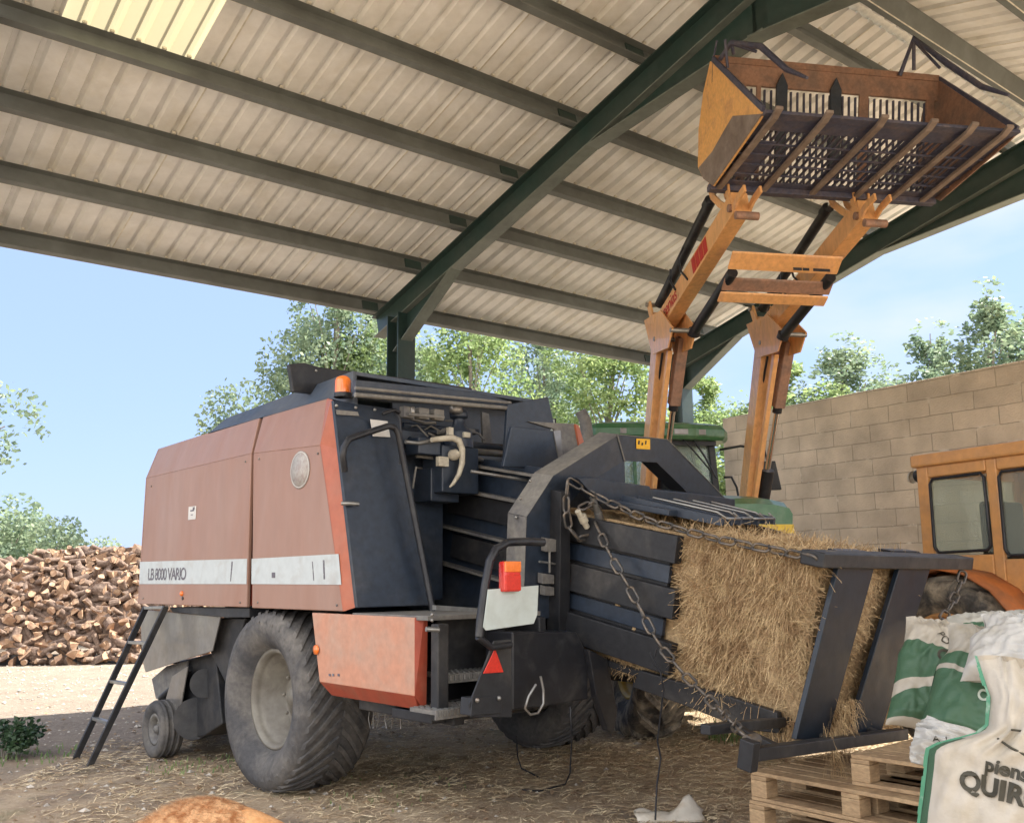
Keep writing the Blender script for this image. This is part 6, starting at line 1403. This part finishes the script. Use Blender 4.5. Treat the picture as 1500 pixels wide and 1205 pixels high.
# ---------------------------------------------------------------- feed sacks
def sackmat(name, bands, base=(0.50, 0.455, 0.38)):
    """bands: list of (z0, z1, x0, slope) printed green fields in sack space (x across, z up)"""
    m = bpy.data.materials.new(name); m.use_nodes = True; nt = m.node_tree; nd = nt.nodes; bs = nd['Principled BSDF']
    at = nd.new('ShaderNodeUVMap'); at.uv_map = 'print'
    sp_ = nd.new('ShaderNodeSeparateXYZ'); sink(nt, at.outputs[0], sp_.inputs[0])
    def mth(op, a_, b_=None, c_=None):
        n = nd.new('ShaderNodeMath'); n.operation = op
        for i, v in enumerate((a_, b_, c_)):
            if v is None: continue
            if isinstance(v, (int, float)): n.inputs[i].default_value = v
            else: sink(nt, v, n.inputs[i])
        return n.outputs[0]
    tc = nd.new('ShaderNodeTexCoord'); nz = nd.new('ShaderNodeTexNoise'); nz.inputs['Scale'].default_value = 9; nz.inputs['Detail'].default_value = 7; sink(nt, tc.outputs['Object'], nz.inputs['Vector'])
    wv = nd.new('ShaderNodeTexNoise'); wv.inputs['Scale'].default_value = 120; sink(nt, tc.outputs['Object'], wv.inputs['Vector'])
    rgb = nd.new('ShaderNodeMix'); rgb.data_type = 'RGBA'; rgb.inputs['A'].default_value = (*base, 1); rgb.inputs['B'].default_value = (base[0]*.78, base[1]*.74, base[2]*.66, 1)
    rg = nd.new('ShaderNodeMapRange'); rg.inputs['From Min'].default_value = .45; rg.inputs['From Max'].default_value = .72; sink(nt, nz.outputs['Fac'], rg.inputs['Value']); sink(nt, rg.outputs[0], rgb.inputs['Factor'])
    col = rgb.outputs['Result']; gf = None
    for (z0, z1, s0, s1, x0, x1) in bands:
        lo_ = mth('GREATER_THAN', sp_.outputs[1], mth('MULTIPLY_ADD', sp_.outputs[0], s0, z0)); hi_ = mth('LESS_THAN', sp_.outputs[1], mth('MULTIPLY_ADD', sp_.outputs[0], s1, z1))
        a_ = mth('MULTIPLY', lo_, hi_); b_ = mth('MULTIPLY', mth('GREATER_THAN', sp_.outputs[0], x0), mth('LESS_THAN', sp_.outputs[0], x1)); c_ = mth('MULTIPLY', a_, b_)
        gf = c_ if gf is None else mth('MAXIMUM', gf, c_)
    if gf is not None:
        mx = nd.new('ShaderNodeMix'); mx.data_type = 'RGBA'; sink(nt, mth('MULTIPLY', gf, .94), mx.inputs['Factor']); sink(nt, col, mx.inputs['A']); mx.inputs['B'].default_value = (0.033, 0.105, 0.052, 1); col = mx.outputs['Result']
    sink(nt, col, bs.inputs['Base Color']); bs.inputs['Roughness'].default_value = .5; bs.inputs['Specular IOR Level'].default_value = .35
    b = nd.new('ShaderNodeBump'); b.inputs['Strength'].default_value = .6; b.inputs['Distance'].default_value = .006; sink(nt, mth('ADD', nz.outputs['Fac'], mth('MULTIPLY', wv.outputs['Fac'], .3)), b.inputs['Height']); sink(nt, b.outputs['Normal'], bs.inputs['Normal'])
    return m
m_print = M('dark_print', (0.05, 0.045, 0.03), 0.6, var=0.15)
m_printw = M('pale_print', (0.45, 0.50, 0.42), 0.6, var=0.15)
m_greenp = M('green_edge', (0.07, 0.26, 0.15), 0.5, col2=(0.35, 0.42, 0.35), lo=0.55, hi=0.75, sc=20, var=0.1)
class Sack:
    def __init__(s, ctr, right, up, nrm, W, Hh, T, seed=0, top=0.35, taper=0.0, fold=0.0):
        s.c, s.r, s.u, s.n, s.W, s.H, s.T, s.seed, s.top, s.taper, s.fold = V3(ctr), V3(right).normalized(), V3(up).normalized(), V3(nrm).normalized(), W, Hh, T, seed, top, taper, fold
    def pt(s, u, v, side=1):
        # u -1..1 across, v 0..1 up
        k = (1 - abs(u)**3.2)**.6; b = min(1, (v/.10))**.55 if v < .10 else 1.0; t = 1.0 if v < 1 - s.top else max(0.0, 1 - ((v - (1 - s.top))/s.top)**1.8)
        th = s.T*.5*k*b*(.12 + .88*t); sm = min(1, max(0, (v - .62)/.15)); sm = sm*sm*(3-2*sm); wd = s.W*.5*(1 - s.taper*sm + s.taper*.35*max(0, v - .86)/.14)*(1 - .05*math.sin(math.pi*min(1, v*1.1)))
        q = V3((u*1.7 + s.seed, v*2.2, side*.7 + s.seed)); wr = noise.noise(q*1.6)*.022 + abs(noise.noise(q*3.2))*-.032*(1 + 2.5*max(0, v - .55)) + abs(noise.noise(V3((q.x*5+3, q.y*8, q.z))))*-.010 + noise.noise(V3((q.x*9, q.y*3, q.z)))*.006*(1 + 5*max(0, v - .7))
        f = s.fold*max(0, v - .82)**1.0
        return s.c + s.r*(u*wd + noise.noise(q*2)*.012*v) + s.u*(v*s.H - abs(u)**4*.02) + s.n*(side*th + side*wr*k*b + f)
    def build(s, root, mat, nu=44, nv=60, seam=None):
        mb = MB(); uvs = []
        for side in (1, -1):
            vs = []
            for j in range(nv+1):
                for i in range(nu+1):
                    u = -1 + 2*i/nu; v = j/nv; vs.append(s.pt(u, v, side)); 
            o = len(mb.v)
            fs = [(j*(nu+1)+i, j*(nu+1)+i+1, (j+1)*(nu+1)+i+1, (j+1)*(nu+1)+i) for j in range(nv) for i in range(nu)]
            if side == -1: fs = [f[::-1] for f in fs]
            mb.add(vs, fs, True); uvs += [(-1 + 2*i/nu, j/nv) for j in range(nv+1) for i in range(nu+1)]
        ob = mb.build('bag', mat, root); me = ob.data; uvl = me.uv_layers.new(name='print')
        for lp_ in me.loops: uvl.data[lp_.index].uv = uvs[lp_.vertex_index]
        if seam:
            for sg in (-1, 1):
                sm = MB(); 
                for i in range(30):
                    v0, v1 = i/30, (i+1)/30; a0 = s.pt(sg*.985, v0); a1 = s.pt(sg*.985, v1); out = s.r*sg*.010*random.uniform(.7, 1.2)
                    sm.add([a0, a1, a1 + out, a0 + out], [(0, 1, 2, 3)])
                sm.build('edge_seam', seam, root)
        return ob
    def text(s, body, size, u0, v0, mat, root, du=1.0, rotz=0.0, off=.006, bold=.0):
        ca, sa = math.cos(rotz), math.sin(rotz)
        def fn(x, y):
            x2, y2 = x*ca - y*sa, x*sa + y*ca
            return s.pt(u0 + x2/(s.W*.5), v0 + y2/s.H, 1) + s.n*off
        return text_mesh(body, size, mat, 'lettering', root, None, s.r, s.u, fn=fn, bold=bold)
SG = 'feed sacks piled on the pallets'
def toCam(p): d = EYE - p; d.z = 0; return d.normalized()
def subdivide(ob): pass
# nearest sack with lettering
p0 = onY((1487, 1405), 2.72); nf = toCam(p0); nf = (nf + V3((-.10, 0, 0)) + Z*.10).normalized(); rt_ = Z.cross(nf).normalized(); rt_ = rt_ if rt_.x > 0 else -rt_
up_ = nf.cross(rt_); up_ = up_ if up_.z > 0 else -up_
rt2 = (rt_*math.cos(R_(-11)) + up_*math.sin(R_(-11))); up2 = (up_*math.cos(R_(-11)) - rt_*math.sin(R_(-11)))
s1 = Sack(p0, rt2, up2, nf, 0.57, 0.77, 0.26, seed=3, top=.34, taper=.55, fold=-.10)
r1 = thing('feed_sack', 'nearest white sack with dark lettering, crumpled neck and green side edge', 'sack', s1.c, SG)
m1 = sackmat('sack_white_print', [(.0, .70, 0, 0, -1.0, -.90), (.86, .93, .1, -.1, -.1, .9), (-.2, -.31, 0, -.60, -.9, -.45), (.20, .245, 0, 0, -.45, 1.0)]); s1.build(r1, m1, seam=m_greenp)
s1.text('piensos', .050, -.42, .600, m_print, r1, bold=.002); s1.text('QUIROGA', .068, -.64, .520, m_print, r1, bold=.003)
mb = MB(); mb.tube([s1.pt(u, .745 - .07*(1 - abs(u)), 1) + s1.n*.004 for u in (-.55, -.3, 0, .3, .6)], .0035, 5); mb.tube([s1.pt(u, .765 + .02*u, 1) + s1.n*.004 for u in (-.5, -.2, .1, .4, .7)], .003, 5); mb.build('tie_string', m_print, r1)
def place(px, py, D, W, Hh, T, tilt, lean, yaw, seed, label, mat, top=.3, taper=.2, fold=0.0, seam=None):
    c = onY((px, py), D); nf = toCam(c); nf = Matrix.Rotation(R_(yaw), 3, 'Z') @ nf; nf = (nf*math.cos(R_(lean)) + Z*math.sin(R_(lean))).normalized(); rt_ = Z.cross(nf).normalized(); rt_ = rt_ if rt_.dot(_rt) > 0 else -rt_
    up_ = rt_.cross(nf); up_ = up_ if up_.z > 0 else -up_
    t_ = R_(tilt); r2 = rt_*math.cos(t_) + up_*math.sin(t_); u2 = up_*math.cos(t_) - rt_*math.sin(t_)
    s_ = Sack(c, r2, u2, nf, W, Hh, T, seed, top, taper, fold); r_ = thing('feed_sack', label, 'sack', c, SG); s_.build(r_, mat, seam=seam); return s_, r_
mG1 = sackmat('sack_green_a', [(.42, .66, .05, -.10, -1, 1), (.05, .36, .0, .12, -1, 1)], (0.46, 0.42, 0.35))
mG2 = sackmat('sack_green_b', [(.50, .70, -.10, .02, -1, 1), (.02, .46, -.02, -.10, -1, 1)], (0.44, 0.41, 0.35))
mG3 = sackmat('sack_green_c', [(.10, .80, .0, .0, -1, .2)], (0.46, 0.45, 0.40))
mW = sackmat('sack_plain', [], (0.50, 0.49, 0.46))
s2, r2_ = place(1375, 1075, 4.6, .46, .56, .22, -14, 25, 8, 11, 'back left feed sack with green print, leaning behind the hanging chain', mG1, .25, .1)
s2.text('PO', .06, -.35, .80, m_print, r2_, rotz=-.9); s2.text('OS', .085, -.30, .62, m_print, r2_, rotz=-.9, bold=.002)
s3, r3_ = place(1440, 1100, 4.2, .52, .54, .26, -16, 24, 0, 17, 'feed sack with broad green field and pale lettering in the middle of the pile', mG2, .25, .12)
s3.text('QUI', .065, -.1, .30, m_printw, r3_, rotz=1.1, bold=.002); s3.text('INE', .07, -.25, .84, m_print, r3_, rotz=-.15, bold=.002)
s4, r4_ = place(1492, 1010, 4.95, .60, .44, .22, 4, 30, 0, 23, 'rearmost feed sack, green and white, at the top right of the pile', mG3, .3, .1)
s5, r5_ = place(1505, 1005, 3.95, .50, .33, .20, -6, 35, -10, 29, 'crumpled pale grey sack lying between the green sacks and the nearest sack', mW, .5, .2)
s6, r6_ = place(1512, 1140, 3.5, .20, .40, .16, 72, 30, 0, 31, 'small white sack end with faint black marks, lying below the green sacks', mW, .25, .1)
s6.text('A 1', .04, -.2, .8, m_print, r6_, rotz=-1.2)
# plastic scrap on the ground
p = onz((985, 1205), 0); mb = MB(); vs = []; n1, n2 = 14, 10
for j in range(n2+1):
    for i in range(n1+1):
        x = (i/n1 - .5)*.42; y = (j/n2 - .5)*.22; h_ = .03 + .07*abs(noise.noise(V3((x*6, y*6, 1)))) + .11*math.exp(-((x - .12)**2 + (y-.02)**2)/.0035); vs.append(V3((p.x + x + noise.noise(V3((y*9, 2, 2)))*.05, p.y + y + .1, h_*math.sin(math.pi*j/n2)**.5)))
mb.add(vs, [(j*(n1+1)+i, j*(n1+1)+i+1, (j+1)*(n1+1)+i+1, (j+1)*(n1+1)+i) for j in range(n2) for i in range(n1)], True); o = mb.build('plastic_scrap', m_plastic, None, loc=V3((p.x, p.y, 0))); md = o.modifiers.new('s', 'SOLIDIFY'); md.thickness = .004
tag(o, 'crumpled dirty white plastic sack scrap on the straw at the bottom edge', 'plastic scrap')

# ---------------------------------------------------------------- ginger dog, only its back in view
D0 = 4.15
pl_, pt_, pr_ = onY((232, 1196), D0), onY((290, 1176), D0), onY((372, 1196), D0)
zb_ = pt_.z + .012; x0 = pl_.x - .04; x1 = pr_.x + .10; ym = D0 + .05; xc = (x0 + x1)/2
def skinned(name, chain_, mat, parent, loc, levels=2):
    me = bpy.data.meshes.new(name); vs = [tuple(V3(p) - V3(loc)) for p, r in chain_[0]]; es = chain_[1]
    me.from_pydata(vs, es, []); ob = bpy.data.objects.new(name, me); COL.objects.link(ob)
    if parent: ob.parent = parent
    sk = ob.modifiers.new('skin', 'SKIN'); sk.use_smooth_shade = True
    for i, (p, r) in enumerate(chain_[0]): me.skin_vertices[0].data[i].radius = r if isinstance(r, tuple) else (r, r)
    me.skin_vertices[0].data[0].use_root = True
    ss = ob.modifiers.new('sub', 'SUBSURF'); ss.levels = levels; ss.render_levels = levels; me.materials.append(mat); return ob
dog = thing('dog', 'ginger dog whose back shows at the bottom edge, in front of the big wheel', 'dog', (xc, ym, 0))
J = []; E_ = []
def jn(x, y, z, r, par=None):
    J.append((V3((x, ym + y, z)), r)); 
    if par is not None: E_.append((par, len(J)-1))
    return len(J)-1
zc = zb_ - .125; Lx = x1 - x0
pel = jn(x0 - .01, 0, zc - .055, (.105, .11)); b1 = jn(x0 + .17, 0, zc + .0, (.11, .125), pel); b2 = jn(x0 + .36, 0, zc - .01, (.115, .13), b1); ches = jn(x1 + .0, 0, zc - .055, (.115, .125), b2)
nk = jn(x1 + .08, 0, zc - .10, .08, ches); hd_ = jn(x1 + .17, -.01, zc - .10, .072, nk); mz = jn(x1 + .27, -.02, zc - .14, .042, hd_); nz_ = jn(x1 + .33, -.02, zc - .15, .025, mz)
tl_ = jn(x0 - .09, 0, zc - .02, .03, pel); tl2 = jn(x0 - .20, .02, zc - .12, .025, tl_); tl3 = jn(x0 - .26, .03, zc - .24, .014, tl2)
for s_ in (-1, 1):
    a_ = jn(x0 + .06, s_*.085, zc - .12, .065, pel); b_ = jn(x0 + .10, s_*.09, zc - .24, .04, a_); c_ = jn(x0 - .01, s_*.09, .15, .024, b_); d_ = jn(x0 + .02, s_*.09, .035, .022, c_); jn(x0 + .07, s_*.09, .02, .022, d_)
    a_ = jn(x1 - .03, s_*.085, zc - .16, .055, ches); b_ = jn(x1 - .05, s_*.085, zc - .28, .032, a_); c_ = jn(x1 - .02, s_*.085, .13, .024, b_); d_ = jn(x1 - .02, s_*.085, .035, .022, c_); jn(x1 + .03, s_*.085, .02, .022, d_)
skinned('body', (J, E_), m_fur, dog, dog.location)
for s_ in (-1, 1):
    mb = MB(); e0 = V3((x1 + .14, ym - .01 + s_*.055, zc - .055)); mb.prism([e0 + V3((-.03, 0, 0)), e0 + V3((.03, 0, 0)), e0 + V3((.0, s_*.03, -.08))], V3((0, s_*.012, .004))); mb.build('ear', m_fur, dog, 0.004)
    mb = MB(); mb.ball(V3((x1 + .225, ym - .015 + s_*.042, zc - .082)), .011, 10); mb.build('eye', m_black, dog)
mb = MB(); mb.ball(V3((x1 + .355, ym - .02, zc - .145)), .018, 10); mb.build('nose', m_black, dog)
vs = []; fs = []; rf_ = random.Random(2)
for _ in range(14000):
    x = rf_.uniform(x0 - .04, x1 + .04); an = rf_.uniform(-1.7, 1.7); rr2 = .128 + .01*math.sin((x - x0)*6)
    p = V3((x, ym + math.sin(an)*rr2*.92, zc - .012 - 1.35*(x - (x0 + .22))**2 + math.cos(an)*(rr2 - .002))); n_ = V3((0, math.sin(an), math.cos(an)))
    d = (V3((-1, 0, 0)) + n_*rf_.uniform(.1, .5) + V3((0, rf_.uniform(-.3, .3), rf_.uniform(-.3, .1)))).normalized(); l_ = rf_.uniform(.02, .05); sd_ = d.cross(n_).normalized()*.0012
    o = len(vs); vs += [p - sd_, p + sd_, p + d*l_]; fs.append((o, o+1, o+2))
mb = MB(); mb.add(vs, fs); fu = mb.build('fur', m_fur2, dog); fu['kind'] = 'stuff'
